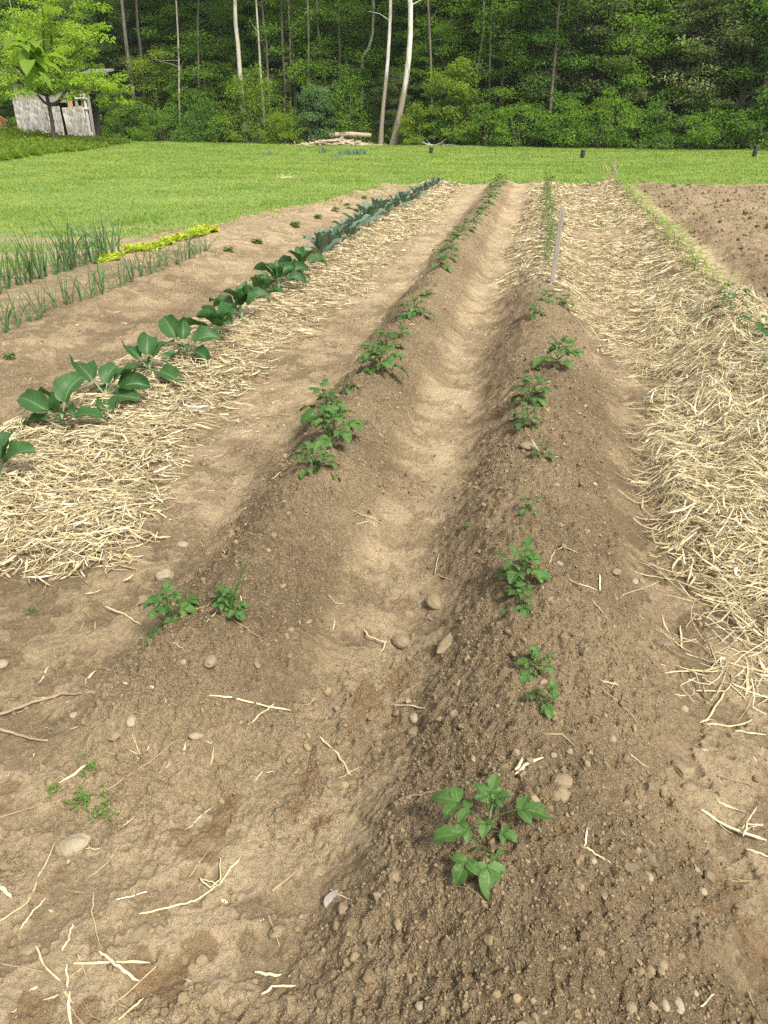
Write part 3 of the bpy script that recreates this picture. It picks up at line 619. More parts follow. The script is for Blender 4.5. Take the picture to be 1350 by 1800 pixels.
for k in range(20):
    xx = rng.uniform(-36, 13); yy = float(FOREST_Y(xx)) + rng.uniform(1.8, 8); hh = rng.uniform(9, 13); zz = np.linspace(0, 1, 8); wob = np.cumsum(rng.normal(0, .06, 8))
    tr = np.stack([wob - wob[0] + rng.normal(0, .5) * zz, np.cumsum(rng.normal(0, .05, 8)), zz * hh - .2], -1); mb = MB(); mb.add(*tube(tr, rng.uniform(.03, .065) * (1.1 - .6 * zz), 7))
    C = tr[5:].repeat(5, 0) + rng.normal(0, .8, (15, 3)); V, Fc, var = leaves(C, np.full((15, 3), .6), 60, .16, rng)
    plant_tree('slender_tree', mb.mesh('trunk', M[('bark', 'bark_pale', 'bark')[k % 3]]), mesh('crown', V, Fc, LEAF['mid'], dict(var=var), False), xx, yy, ground_y(xx, yy), 'slender bare pole of a young tree among the leaves inside the forest edge', 'tree', 'slender poles inside the forest edge')
# dense brush on the floor of the woods, and far wood above
rng = np.random.default_rng(33); n = 2400
x = rng.uniform(-48, 22, n); bk = 0.9 + 14 * rng.random(n) ** 1.2; y = FOREST_Y(x) + bk
C = np.stack([x, y, hill_z(x, y) + 0.15 + 1.3 * rng.random(n) ** 1.6], -1); Rr = np.stack([rng.uniform(.3, .7, n), rng.uniform(.3, .7, n), rng.uniform(.2, .5, n)], -1)
V, Fc, var = leaves(C, Rr, 70, 0.14, rng, 0.6, 0.1)
tag(obj('undergrowth', mesh('undergrowth', V, Fc, LEAF['mid'], dict(var=var), False)), 'dark green undergrowth on the forest floor', 'undergrowth', kind='stuff')
n = 2300; x = rng.uniform(-50, 24, n); bk = 3.0 + 7.5 * rng.random(n); y = FOREST_Y(x) + bk
keep = gnoise(x * .45, bk * .5 + 40, 97) + .35 * rng.normal(0, 1, n) > -.35; x, y = x[keep], y[keep]; n = len(x)
C = np.stack([x, y, hill_z(x, y) + 1.0 + 7.0 * rng.random(n)], -1); Rr = np.stack([rng.uniform(.35, .8, n), rng.uniform(.35, .8, n), rng.uniform(.2, .5, n)], -1)
V, Fc, var = leaves(C, Rr, 85, 0.15, rng, 0.6, 0.2)
tag(obj('understory', mesh('understory', V, Fc, LEAF['mid'], dict(var=var), False)), 'fresh green understory leaves filling the woods between the trunks', 'understory', kind='stuff')
n = 1700; x = rng.uniform(-80, 50, n); bk = 27 + 26 * rng.random(n); y = FOREST_Y(x) + bk
C = np.stack([x, y, hill_z(x, y) + rng.uniform(0.2, 7.5, n)], -1); Rr = np.stack([rng.uniform(.9, 1.7, n), rng.uniform(.9, 1.7, n), rng.uniform(.6, 1.2, n)], -1)
V, Fc, var = leaves(C, Rr, 110, 0.4, rng, 0.6, 0.2)
tag(obj('distant_woods', mesh('distant_woods', V, Fc, LEAF['deep'], dict(var=var), False)), 'distant dark woods covering the upper hillside', 'woods', kind='stuff')

# ------------------------------------------------------------------ shed, its tree and weeds
SY = 42.0
def sp_(u, v, y=SY): return at_y(u, v, y)
pr = sp_(158, 246); pl = sp_(28, 246); gz0 = ground_y(pr[0], SY) - 0.05
shed = empty('shed', (pr[0], SY, gz0)); tag(shed, 'old grey shed of weathered flakeboard sheets half hidden behind the bright green tree', 'shed')
def sx(u): return at_y(u, 200, SY)[0] - pr[0]
def sz(v, u=100): return at_y(u, v, SY)[2] - gz0
def sheet(name, u0, u1, v0, v1, dy, mat, tilt=0.0, th=0.03, lean=0.0):
    um = (u0 + u1) / 2; x0, x1, z0, z1 = sx(u0), sx(u1), max(sz(v1, um), 0.0), sz(v0, um)
    Mx = rot(lean, tilt, 0); V, Fc = box(0, 0, 0, x1 - x0, th, z1 - z0, Mx)
    o = obj(name, mesh(name, V, Fc, M[mat], smooth=False), shed, ((x0 + x1) / 2, dy, (z0 + z1) / 2)); return o
sheet('wall_panel', 27, 52, 178, 246, 0.00, 'flake', -0.02)
sheet('wall_panel', 51.5, 88, 176, 246, 0.06, 'flake', 0.01)
sheet('wall_panel', 84, 108, 187, 244, -0.05, 'flake', -0.03)
sheet('wall_panel', 113, 151, 187.5, 243, -0.04, 'flake', -0.085)
sheet('shaded_back_wall', 20, 147, 156, 250, 1.6, 'dark')  # near-black sheet: shade of the shed's open inside put into its colour
sheet('upper_wall', 30, 118, 148, 180, 0.14, 'board', 0, 0.04)
sheet('upper_wall', 118, 150, 138, 170, 0.12, 'flake', 0, 0.04)
for u0, u1, v0, mt in ((121, 128, 168, 'orange'), (134, 138, 168, 'board'), (150, 153, 165, 'white'), (156, 159.5, 168, 'board'), (26, 28.5, 170, 'board')):
    sheet('post', u0, u1, v0, 246, 0.1, mt, 0, 0.1)
sheet('cross_rail', 136, 157, 171, 174, 0.02, 'white', 0, .06); sheet('cross_rail', 143, 157, 189, 192, 0.02, 'white', 0, .06)
sheet('side_board', 141, 149, 176, 240, 0.3, 'orange', 0, 0.05)
sheet('side_board', 152, 158, 232, 246, -0.06, 'white', 0, 0.05)
# lean-to roof: a slab with its pale front edge
z1 = sz(128); z0 = sz(148)
V, Fc = box(0, 0, 0, sx(178) - sx(-6), 2.4, 0.09, rot(0.12, 0.015, 0)); roof = obj('roof', mesh('roof', V, Fc, M['roof'], smooth=False), shed, ((sx(178) + sx(-6)) / 2, 0.9, z1 + 0.1))
V, Fc = box(0, 0, 0, sx(178) - sx(112), 0.05, 0.07, rot(0, 0.015, 0)); obj('fascia', mesh('fascia', V, Fc, M['board'], smooth=False), roof, ((sx(178) - sx(112)) * .2, -1.24, -0.17))
sheet('vent_pipe', 120.5, 122.5, 104, 131, 0.8, 'white', 0, 0.06)
e = tag(empty('lumber_stack', (sp_(8, 240)[0], SY - 1.0, gz0)), 'rust red beam and orange boards leaning at the left of the shed', 'lumber')
V, Fc = box(0, 0, 0, 2.1, 0.14, 0.24, rot(0, 0.55, 0)); obj('beam', mesh('beam', V, Fc, M['rustwood'], smooth=False), e, (0.1, 0, sz(196)))
V, Fc = box(0, 0, 0, 1.3, 0.08, 0.9, rot(0.1, 0.1, 0)); obj('board', mesh('board', V, Fc, M['orange'], smooth=False), e, (-0.25, 0.35, sz(217)))
V, Fc = box(0, 0, 0, 0.5, 0.3, 1.2); obj('white_panel', mesh('white_panel', V, Fc, M['white'], smooth=False), e, (-0.55, 0.7, sz(178)))
V, Fc = box(0, 0, 0, 1.6, 0.2, 0.1, rot(0, 0.5, 0)); obj('beam', mesh('beam', V, Fc, M['rustwood'], smooth=False), e, (-0.2, 0.3, sz(238)))

# bright tree in front of the shed
TB = at_z(97, 264, 0.0); tx, ty = TB[0] * 38 / TB[1], 38.0; tz = ground_y(tx, ty)
rng = np.random.default_rng(41); mb = MB()
def tl(u, v, dy=0.0): q = at_y(u, v, ty + dy); return q - [tx, ty, tz]
main = np.array([[0, 0, -.2], tl(95, 240), tl(91, 210), tl(86, 185), tl(82, 168)]); mb.add(*tube(main, [.13, .105, .095, .09, .085], 9))
tips = [(60, 130, .3), (40, 70, -1.2), (20, 20, -.8), (95, 90, .6), (100, 20, -.3), (130, 60, -1.0), (140, 140, -.6), (150, 10, .5), (30, 150, -1.5), (175, 150, -.9), (200, 165, .2), (10, 100, .9), (70, 0, -1.5), (120, 105, 1.4), (0, 60, .4), (60, 40, 1.4), (185, 115, .3), (-30, 60, 0), (-50, 110, -.6), (-25, 140, .8), (170, 70, -.5)]
C = []; Rr = []
for u, v, dy in tips:
    p1 = tl(u, v, dy); p0 = main[-1] if v < 150 else main[-2]; md = p0 * .5 + p1 * .5 + [0, 0, .25]
    lp = np.array([p0, p0 * .75 + md * .25, md, md * .4 + p1 * .6, p1]); lp[1:-1] += rng.standard_normal((3, 3)) * .1
    mb.add(*tube(lp, [.07, .06, .045, .03, .012], 6))
    for k in range(11):
        t = rng.uniform(.35, 1.15); i = min(int(t * 4), 3); C.append(lp[i] + (lp[i + 1] - lp[i]) * (t * 4 - i) + rng.standard_normal(3) * [.4, .4, .3]); Rr.append([.42, .42, .2])
V, Fc, var = leaves(np.array(C), np.array(Rr), 80, 0.13, rng, 0.55, 0.35)
e = empty('bright_tree', (tx, ty, tz)); tag(e, 'bright lime-green young tree with a dark forked trunk in front of the shed', 'tree')
obj('trunk', mb.mesh('trunk', M['bark_dark']), e); obj('crown', mesh('crown', V, Fc, LEAF['lime'], dict(var=var), False), e)

# weeds round the shed
n = 9000; u = rng.uniform(-60, 175, n); P0 = []
n = 15000; x = rng.uniform(-34, -18.5, n); y = rng.uniform(26.5, 41.4, n)
edge = -19.0 - (y - 27.7) * .20
k = (x < edge + 0.35 * rng.standard_normal(n)) & (x > -.78 * y - 2); x, y, edge = x[k], y[k], edge[k]
hgt = np.clip((0.15 + 0.4 * ss(33, 38.5, y) * ss(2, 5, edge - x) * rng.random(len(x)) + 0.2 * rng.random(len(x))) * (.5 + .5 * ss(0, 1.2, edge - x)), .12, 1.0)
C = np.stack([x, y, lawn_z(x, y) + hgt * .5], -1); Rr = np.stack([hgt * .45, hgt * .45, hgt * .55], -1)
V, Fc, var = leaves(C, Rr, 16, 0.15, rng, 0.9, -0.5)
tag(obj('weed_patch', mesh('weed_patch', V, Fc, LEAF['yellow'], dict(var=var * .8), False)), 'rank green weeds round the foot of the shed', 'weeds', kind='stuff')

# brush pile at the lawn edge
x, y = at_edge(590, -0.2); e = tag(empty('brush_pile', (x, y, ground_y(x, y))), 'low pile of cut brush and wood chunks left of the white-barked pair', 'brush pile')
mb = MB(); mb2 = MB()
for k in range(330):
    L_ = rng.uniform(.15, .9); az = rng.normal(0, .6); c = np.array([rng.normal(0, .95), rng.normal(0, .4), 0]); c[2] = max(0.02, .26 * math.exp(-(c[0] / 1.3) ** 2) * rng.random()); d = np.array([math.cos(az), math.sin(az), rng.normal(0, .15)]) * L_ / 2
    mb.add(*tube(np.array([c - d, c, c + d]), rng.uniform(.015, .06), 6), var=rng.random())
obj('branches', mb.mesh('branches', M['brush']), e)
q = at_edge(640, -0.25); e = tag(obj('fallen_log', MB().add(*tube(np.array([[-1.1, 0, .1], [0, .05, .14], [1.1, 0, .1]]), [.12, .13, .1], 9)).mesh('fallen_log', M['brush'])), 'pale log lying behind the brush pile', 'log'); e.location = (at_edge(615, .5)[0], at_edge(615, .5)[1], ground_y(*at_edge(615, .5)) + .35)
for k, (u, lab) in enumerate(((765, 'bare grey branches lying at the lawn edge right of the light green bush'),)):
    x, y = at_edge(u, -0.3); mb = MB()
    for j in range(9): mb.add(*tube(limb_path([rng.normal(0, .3), 0, .03], rng.random() * 6.28, rng.uniform(.0, .5), rng.uniform(.5, 1.3), rng, 5), np.linspace(.03, .008, 6), 5))
    tag(obj('dead_branches', mb.mesh('dead_branches', M['bark_pale']), None, (x, y, ground_y(x, y))), lab, 'branches')

# leafy bough reaching in from a tree beyond the left edge of the picture
q = at_y(36, 100, 7.0); e = tag(empty('fruit_tree', (q[0] - 2.3, 7.2, -0.02)), 'dark leafy fruit tree bough hanging in at the upper left, close to the camera', 'tree')
o0 = np.array([q[0] - 2.3, 7.2, -0.02]); mb = MB(); tq = q - o0
mb.add(*tube(np.array([[0, 0, -.1], [.05, 0, .8], [-.02, .05, 1.6], [.0, 0, 2.6], [-.1, 0, 3.4]]), [.075, .065, .055, .045, .02], 8))
bp = np.array([[0, 0, 1.75], tq * [.4, .4, 1] + [0, 0, .06], tq * [.75, .75, 1] + [0, 0, .1], tq + [0, 0, .08], tq + [.17, 0, .0]]); mb.add(*tube(bp, [.030, .017, .009, .005, .003], 6))
V2 = MB()
def bough_leaf(base, az, el, L_, var):
    t = np.linspace(0, 1, 7); wv = L_ * .27 * np.sin(np.pi * t ** .85); el_ = el - t * .9; px = np.cumsum(np.cos(el_)) * L_ / 7; pz = np.cumsum(np.sin(el_)) * L_ / 7
    d = np.array([math.cos(az), math.sin(az)]); s = np.array([-d[1], d[0]]); V = []
    for i in range(7):
        for a in (-1, 0, 1): V.append([*(d * px[i] + s * a * wv[i]), pz[i] + abs(a) * wv[i] * .35])
    i = (np.arange(6)[:, None] * 3 + np.arange(2)[None]).ravel(); V2.add(np.array(V) + base, [np.stack([i, i + 1, i + 4, i + 3], -1)], var=var)
for k in range(34):
    t = rng.uniform(.6, 1.0) if k > 20 else rng.uniform(.86, 1.0); i = min(int(t * 4), 3); bough_leaf(bp[i] + (bp[i + 1] - bp[i]) * (t * 4 - i) + rng.normal(0, .05, 3), rng.random() * 6.28, rng.uniform(-.9, .7), rng.uniform(.13, .27), rng.random())
for k in range(260):
    c = rng.standard_normal(3) * [.6, .6, .5] + [-.3, 0, 3.1]; bough_leaf(c, rng.random() * 6.28, rng.uniform(-.5, .5), rng.uniform(.09, .15), rng.random())
obj('trunk', mb.mesh('trunk', M['bark']), e); obj('crown', V2.mesh('crown', LEAF['mid']), e)

# ------------------------------------------------------------------ leaves with their own shape
def blade_mesh(L, W, nu=5, nv=11, a=0.8, fold=0.25, droop=0.6, wave=0.0, lobes=0.0, cup=0.0, rng=None, tipw=0.0, twist=0.0):
    """one leaf blade growing along +X from the origin; lu across, lv along"""
    t = np.linspace(0, 1, nv); wd = W / 2 * (np.sin(np.pi * np.clip(t, 0.012, 1) ** a) ** 0.8 * (1 - tipw) + tipw * np.sqrt(np.clip(1 - t, 0, 1)))
    wd[-1] = W * 0.01
    ang = -droop * t; px = np.concatenate([[0], np.cumsum(np.cos(ang[:-1]))]) * L / (nv - 1); pz = np.concatenate([[0], np.cumsum(np.sin(ang[:-1]))]) * L / (nv - 1)
    u = np.linspace(-1, 1, nu); ph = rng.random() * 6.28 if rng is not None else 0
    U, Tt = np.meshgrid(u, t); wv = wd[:, None] * (1 + lobes * np.sin(Tt * 23 + ph) * np.abs(U))
    Y = U * wv; Zl = np.abs(U) * wv * fold + cup * (U ** 2) * wv + wave * W * np.abs(U) ** 2 * np.sin(Tt * 15 + U * 2 + ph)
    c, s = np.cos(twist * Tt), np.sin(twist * Tt); Y, Zl = Y * c - Zl * s, Y * s + Zl * c
    X = px[:, None] - np.sin(ang)[:, None] * Zl; Z = pz[:, None] + np.cos(ang)[:, None] * Zl
    return np.stack([X, Y, Z], -1).reshape(-1, 3), [grid_faces(nv, nu)], U.ravel(), Tt.ravel()
def turn(V, az, el, p, roll=0.0):
    m = np.array(Matrix.Rotation(az, 3, 'Z') @ Matrix.Rotation(-el, 3, 'Y') @ Matrix.Rotation(roll, 3, 'X')); return V @ m.T + np.asarray(p)

# compound potato leaf along +X
def potato_leaf_mb(rng, L=0.16, pairs=2, big=0.075, droop=0.7):
    mb = MB(); t = np.linspace(0, 1, 6); stem = arc((0, 0, 0), 0, 0.35, L - big * .7, droop * .6, 6)
    mb.add(*tube(stem, np.linspace(.0026, .0014, 6), 5), var=.6, blade=0)
    v = rng.random() * .6 + .2
    def lf(p, az, el, l, wf=.62, roll=0):
        V, Fc, lu, lv = blade_mesh(l, l * wf, 5, 9, .78, .28, .75 + .4 * rng.random(), .05, 0, 0, rng); mb.add(turn(V, az, el, p, roll), Fc, var=np.clip(v + .25 * rng.standard_normal(), 0, 1), lu=lu, lv=lv, blade=1)
    lf(stem[-1], 0, .1 - droop * .5, big, .66)
    for k in range(pairs):
        f = .95 - .38 * k; i = f * 5; i0 = min(int(i), 4); p = stem[i0] + (stem[i0 + 1] - stem[i0]) * (i - i0)
        for sgn in (-1, 1): lf(p, sgn * (1.0 + .3 * rng.random()), .15 * rng.standard_normal() + .1, big * (.72 - .2 * k) * (.85 + .3 * rng.random()), .6, sgn * .3)
    return mb
prng = np.random.default_rng(51)
PLEAF = [potato_leaf_mb(prng, *a).mesh('leaf', M['potato']) for a in ((.15, 2, .075, .7), (.13, 1, .08, .9), (.16, 2, .065, .5), (.12, 1, .07, 1.1), (.14, 2, .07, .9), (.10, 1, .06, .4))]
PSTEM = []
for k in range(4):
    mb = MB(); r = prng
    for j in range(2 + k % 2): mb.add(*tube(arc((r.normal(0, .008), r.normal(0, .008), -.03), r.random() * 6.28, 1.2 + .3 * r.random(), .085 + .02 * r.random(), .3, 6), np.linspace(.0055, .003, 6), 6))
    PSTEM.append(mb.mesh('stem', M['potato_stem']))
def merged(children):                                            # children: list of (mesh, 4x4) -> one mesh of the same material
    mb = MB()
    for me, mt in children:
        V = np.empty(len(me.vertices) * 3, np.float32); me.vertices.foreach_get('co', V); V = V.reshape(-1, 3) @ np.array(mt.to_3x3()).T + np.array(mt.translation)
        Fq = [[], []]
        for p in me.polygons: Fq[len(p.vertices) - 3].append(list(p.vertices))
        at = {}
        for a in ('var', 'lu', 'lv', 'blade'):
            b = np.empty(len(me.vertices), np.float32)
            if a in me.attributes: me.attributes[a].data.foreach_get('value', b)
            else: b[:] = 0
            at[a] = b
        mb.add(V, [np.array(f, int) for f in Fq if f], **at)
    return mb
def leafmat4(az, el, p, s, roll=0.0):
    return Matrix.Translation(p) @ Matrix.Rotation(az, 4, 'Z') @ Matrix.Rotation(-el, 4, 'Y') @ Matrix.Rotation(roll, 4, 'X') @ Matrix.Scale(s, 4)
def potato_specs(rng, n):
    out = []
    for k in range(n):
        f = k / max(n - 1, 1); out.append((int(rng.integers(6)), leafmat4(k * 2.4 + rng.normal(0, .35), -.05 + 1.05 * f + rng.normal(0, .12), (0, 0, .018 + .06 * f), 1.0 - .45 * f + rng.normal(0, .06), rng.normal(0, .2))))
    return out
far_proto = {}
def potato(u, v, wpx, n, label, seed, detailed=True, group=None):
    p = G(u, v); s = (wpx * depth_of(p) / F_PX) / 0.22; n += 4; rng = np.random.default_rng(seed)
    e = empty('potato_plant', (p[0], p[1], p[2] - .004), rng.random() * 6.28, s); tag(e, label, 'potato plant', group)
    if detailed:
        obj('stem', PSTEM[seed % 4], e)
        for k, mt in potato_specs(rng, n): obj('leaf', PLEAF[k], e, mat4=mt)
    else:
        if seed % 3 not in far_proto: far_proto[seed % 3] = merged([(PLEAF[k], mt) for k, mt in potato_specs(rng, 10)]).mesh('foliage', M['potato'])
        obj('foliage', far_proto[seed % 3], e)
    return e
GR = 'potato plants on the right ridge'; GL = 'potato plants on the left ridge'
# the nearest plant, leaf by leaf as it stands
p = G(845, 1497); e = empty('potato_plant', (p[0], p[1], p[2] - .008), 0, .76); tag(e, 'nearest potato plant, large dusty leaves, on the right ridge at the bottom of the picture', 'potato plant', GR)
mb = MB()
mb.add(*tube(arc((.01, .03, -.03), 1.4, 1.25, .15, .35, 7), np.linspace(.006, .0032, 7), 7)); mb.add(*tube(arc((0, -.01, -.03), -1.7, 1.0, .09, .5, 6), np.linspace(.0055, .003, 6), 7))
obj('stem', mb.mesh('stem', M['potato_stem']), e)
frng = np.random.default_rng(5)
for (L_, pr, bg_, dr, az, el, pt) in ((.16, 2, .092, .75, 2.86, .32, (.0, .045, .07)), (.10, 1, .062, .9, 3.7, .35, (0, .03, .06)), (.165, 1, .088, 1.35, .10, .62, (.02, .05, .075)), (.09, 1, .05, .6, -.3, .3, (.01, .03, .05)),
                                      (.12, 0, .088, .5, 3.25, .22, (-.01, -.01, .05)), (.12, 1, .072, 1.0, -2.05, .05, (-.005, -.02, .045)), (.135, 1, .085, 1.1, -1.35, .1, (.005, -.02, .05)), (.08, 1, .05, .8, -.6, .1, (.01, -.01, .03)),
                                      (.085, 2, .052, .3, 1.35, .9, (.012, .075, .105)), (.075, 2, .045, .2, 2.5, .8, (.012, .07, .10)), (.075, 2, .046, .4, .2, .75, (.012, .075, .10)), (.08, 1, .045, .9, 4.6, .5, (.01, .05, .08))):
    obj('leaf', potato_leaf_mb(frng, L_, pr, bg_, dr).mesh('leaf', M['potato']), e, mat4=leafmat4(az, el, pt, 1.0))
R_ROW = [(958, 1245, 70, 4, 'small potato plant half buried in soil, second from the near end of the right ridge'), (945, 1187, 80, 5, 'sparse potato plant just behind the half buried one on the right ridge'),
         (915, 1068, 80, 6, 'potato plant with one broad pale leaf toward the viewer, on the right ridge'), (915, 1030, 105, 9, 'dense dark potato plant just behind the one with the broad pale leaf, right ridge'),
         (928, 908, 48, 4, 'tiny three-leaved potato plant between two bare stretches of the right ridge'), (950, 808, 48, 4, 'flat little potato plant beside a round stone on the right ridge'),
         (925, 752, 68, 7, 'pale potato plant just beyond the round stone on the right ridge'), (935, 708, 76, 8, 'spreading potato plant second beyond the round stone on the right ridge'),
         (978, 650, 84, 9, 'large glossy potato plant on the right shoulder of the right ridge'), (940, 556, 40, 6, 'left of the three little potato plants before the near wooden stake'),
         (963, 533, 42, 6, 'middle one of the three little potato plants before the near wooden stake'), (990, 545, 46, 6, 'right of the three little potato plants before the near wooden stake')]
for k, (u, v, wp, n, lab) in enumerate(R_ROW): potato(u, v, wp, n, lab, 60 + k, group=GR)
L_ROW = [(300, 1100, 112, 9, 'nearest potato plant of the left ridge, with a drooping leaf over the slope'), (405, 1080, 76, 6, 'potato plant with a tall grass blade beside it, second on the left ridge'),
         (556, 832, 92, 9, 'bushy potato plant, third on the left ridge after the bare gap'), (588, 780, 105, 11, 'large potato plant, front half of the biggest clump on the left ridge'),
         (575, 735, 88, 10, 'large potato plant, rear half of the biggest clump on the left ridge'), (613, 690, 34, 4, 'tiny potato plant behind the biggest clump on the left ridge'),
         (668, 655, 86, 11, 'wide dark potato plant behind the tiny one on the left ridge'), (678, 618, 52, 7, 'potato plant touching the far side of the wide dark one on the left ridge'),
         (706, 596, 36, 6, 'small round potato plant, ninth from the near end of the left ridge'), (728, 556, 60, 9, 'potato plant with one long drooping leaf, tenth from the near end of the left ridge'),
         (750, 524, 32, 6, 'small potato plant alone before the long far run on the left ridge')]
for k, (u, v, wp, n, lab) in enumerate(L_ROW): potato(u, v, wp, n, lab, 80 + k, group=GL)
for k, (u, v, wp) in enumerate(((776, 472, 40), (783, 456, 38), (795, 437, 38), (805, 424, 34), (824, 405, 30), (838, 392, 26), (848, 378, 24), (853, 368, 25), (858, 358, 26), (862, 349, 25), (866, 342, 24), (870, 335, 24), (874, 327, 30), (880, 322, 22))):
    potato(u, v, wp * 1.05, 9, 'leafy potato plant on the far left ridge, %s beyond the small lone plant' % ORD(k + 1), 100 + k, False, GL)
# grass blade beside the second plant
p = G(402, 1092); e = tag(obj('grass_blade', None), 0) if False else None
mb = MB()
for az, el, L_, W_ in ((.9, 1.32, .26, .016), (2.2, 1.0, .15, .012), (-.4, .9, .12, .011)):
    V, Fc, lu, lv = blade_mesh(L_, W_, 3, 9, .35, .5, .5); mb.add(turn(V, az, el, (0, 0, -.01)), Fc, var=.4, lu=lu, lv=lv, blade=.3)
tag(obj('grass_blade', mb.mesh('grass_blade', M['potato']), None, p), 'tall upright grass blades beside the second potato plant of the left ridge', 'grass')

# ------------------------------------------------------------------ collards and broccoli
def big_leaf(rng, L, W, kind, petl):
    """petiole + blade along +X"""
    st = arc((0, 0, 0), 0, .25, petl, .25, 6); mb = MB(); mb.add(*tube(st, np.linspace(.006, .0038, 6), 6))
    pet = mb.mesh('petiole', M['petiole'])
    mb = MB()
    if kind == 'collard': V, Fc, lu, lv = blade_mesh(L, W, 9, 13, .72, .12, .7 + .9 * rng.random(), .06, .03, .5 * rng.random() + .1, rng, .2, rng.normal(0, .55))
    else: V, Fc, lu, lv = blade_mesh(L, W, 9, 17, .85, .16, .3 + .5 * rng.random(), .07, .10, .12, rng, .12, rng.normal(0, .3))
    mb.add(turn(V, 0, .05, st[-1]), Fc, var=rng.random(), lu=lu, lv=lv, blade=1)
    return pet, mb.mesh('leaf', M['collard' if kind == 'collard' else 'broccoli'])
crng = np.random.default_rng(61)
BIG = {'collard': [big_leaf(crng, .19 + .05 * crng.random(), .13 + .03 * crng.random(), 'collard', .11) for k in range(7)],
       'broccoli': [big_leaf(crng, .26 + .06 * crng.random(), .12 + .03 * crng.random(), 'broccoli', .09) for k in range(7)]}
def brassica(name, kind, u, v, wpx, n, label, cat, group, seed, detailed=True, up=0.0, leaves_at=None, ns=0.5):
    p = G(u, v); s = (wpx * depth_of(p) / F_PX) / ns; rng = np.random.default_rng(seed)
    e = empty(name, (p[0], p[1], p[2] - .005), 0, s); tag(e, label, cat, group)
    specs = leaves_at or [(int(rng.integers(7)), k * 2.4 + rng.normal(0, .3) + seed, up + .15 + 1.0 * k / max(n - 1, 1) + rng.normal(0, .12), 1.05 - .3 * k / n, rng.normal(0, .25)) for k in range(n)]
    if detailed:
        mb = MB(); mb.add(*tube(np.array([[0, 0, -.05], [.003, 0, .03], [0, .004, .09]]), [.013, .012, .008], 8)); obj('stem', mb.mesh('stem', M['petiole']), e)
        for k, az, el, ls, roll in specs:
            lf = obj('leaf', BIG[kind][k][1], e, mat4=leafmat4(az, el, (0, 0, .045), ls, roll)); obj('petiole', BIG[kind][k][0], lf)
    else: obj('foliage', merged([(BIG[kind][k][1], leafmat4(az, el, (0, 0, .04), ls, roll)) for k, az, el, ls, roll in specs]).mesh('foliage', M[kind]), e)
    return e
KG = 'collard plants in the mulched left row'; BG = 'blue-green broccoli plants in the mulched left row'
D = math.radians
brassica('collard_plant', 'collard', 2, 850, 120, 7, 'collard plant cut by the left edge of the picture, nearest in the mulched row', 'collard', KG, 1, leaves_at=[(0, D(20), .85, 1.0, 0), (1, D(-70), .75, .9, 0), (2, D(100), .9, 1, 0), (3, D(170), .4, 1, 0), (4, D(230), .5, 1, .2), (5, D(60), 1.2, .9, 0)], ns=.42)
brassica('collard_plant', 'collard', 112, 752, 150, 7, 'collard with one big cupped upright leaf, second in the mulched row', 'collard', KG, 2,
         leaves_at=[(0, D(75), 1.05, 1.05, 0), (1, D(-80), .95, .75, .3), (2, D(178), .55, 1.0, -.6), (3, D(5), .32, .85, .3), (4, D(150), .95, .85, .4), (5, D(195), .05, .8, 0), (6, D(-30), .75, .7, 0)])
brassica('collard_plant', 'collard', 188, 706, 134, 7, 'collard with broad leaves spread like wings, third in the mulched row', 'collard', KG, 3,
         leaves_at=[(1, D(160), .72, 1.25, -.5), (3, D(20), .85, 1.05, .2), (0, D(85), 1.05, .8, 0), (4, D(8), .45, 1.1, .5), (5, D(-60), .02, .95, 0), (2, D(-15), .15, .9, .8), (6, D(140), .4, .55, 0)])
brassica('collard_plant', 'collard', 264, 660, 112, 6, 'collard with a lone leaf standing at its left, fourth in the mulched row', 'collard', KG, 4,
         leaves_at=[(1, D(165), .72, 1.05, -.6), (0, D(110), 1.1, 1.05, 0), (3, D(40), 1.0, .95, .2), (4, D(-70), .9, .6, .2), (5, D(-25), -.02, 1.15, .4), (6, D(200), -.02, .9, 0)])
brassica('collard_plant', 'collard', 325, 628, 112, 6, 'collard with a round dark leaf raised high at its left, fifth in the mulched row', 'collard', KG, 5,
         leaves_at=[(2, D(150), .85, 1.15, -.5), (1, D(105), 1.2, .9, 0), (0, D(15), .6, 1.05, .4), (3, D(-60), .7, .6, .2), (4, D(-20), .05, .9, 0), (6, D(-100), 0, .9, 0)])
for k, (u, v, wp, lab) in enumerate(((385, 600, 112, 'sixth in the mulched row, between the round-leaved one and the vase-shaped one'), (425, 566, 116, 'vase-shaped, with a pale leaf lying at its right, seventh in the mulched row'),
                                     (460, 530, 84, 'eighth in the mulched row, tall narrow leaves'), (490, 512, 92, 'ninth in the mulched row, full and leafy'))):
    brassica('collard_plant', 'collard', u, v, wp * .86, 8, 'collard plant, ' + lab, 'collard', KG, 20 + k, up=.3, ns=.44)
brassica('cabbage_plant', 'collard', 508, 498, 66, 9, 'pale round-leaved cabbage plant behind the ninth collard in the mulched row', 'cabbage', None, 31, up=.2, ns=.44)
brassica('collard_plant', 'collard', 532, 482, 72, 7, 'last collard plant before the tall blue-green broccoli in the mulched row', 'collard', KG, 32, up=.2, ns=.42)
for k, (u, v, wp) in enumerate(((566, 462, 82), (580, 445, 66), (594, 436, 62), (612, 424, 62), (630, 412, 58), (648, 400, 62), (664, 390, 60), (682, 380, 46), (696, 372, 44), (708, 365, 42), (718, 359, 38), (730, 352, 34), (740, 346, 30), (749, 340, 28), (757, 334, 26), (764, 329, 24), (770, 325, 22))):
    brassica('broccoli_plant', 'broccoli', u, v, wp, 10, ('broccoli plant with big blue-green upright leaves, nearest and tallest of the mulched row' if k == 0 else 'blue-green broccoli plant, %s counted from the tallest near one in the mulched row' % ORD(k + 1)),
             'broccoli', BG, 40 + k, detailed=k < 6, up=.5 if k < 7 else .4, ns=.52)

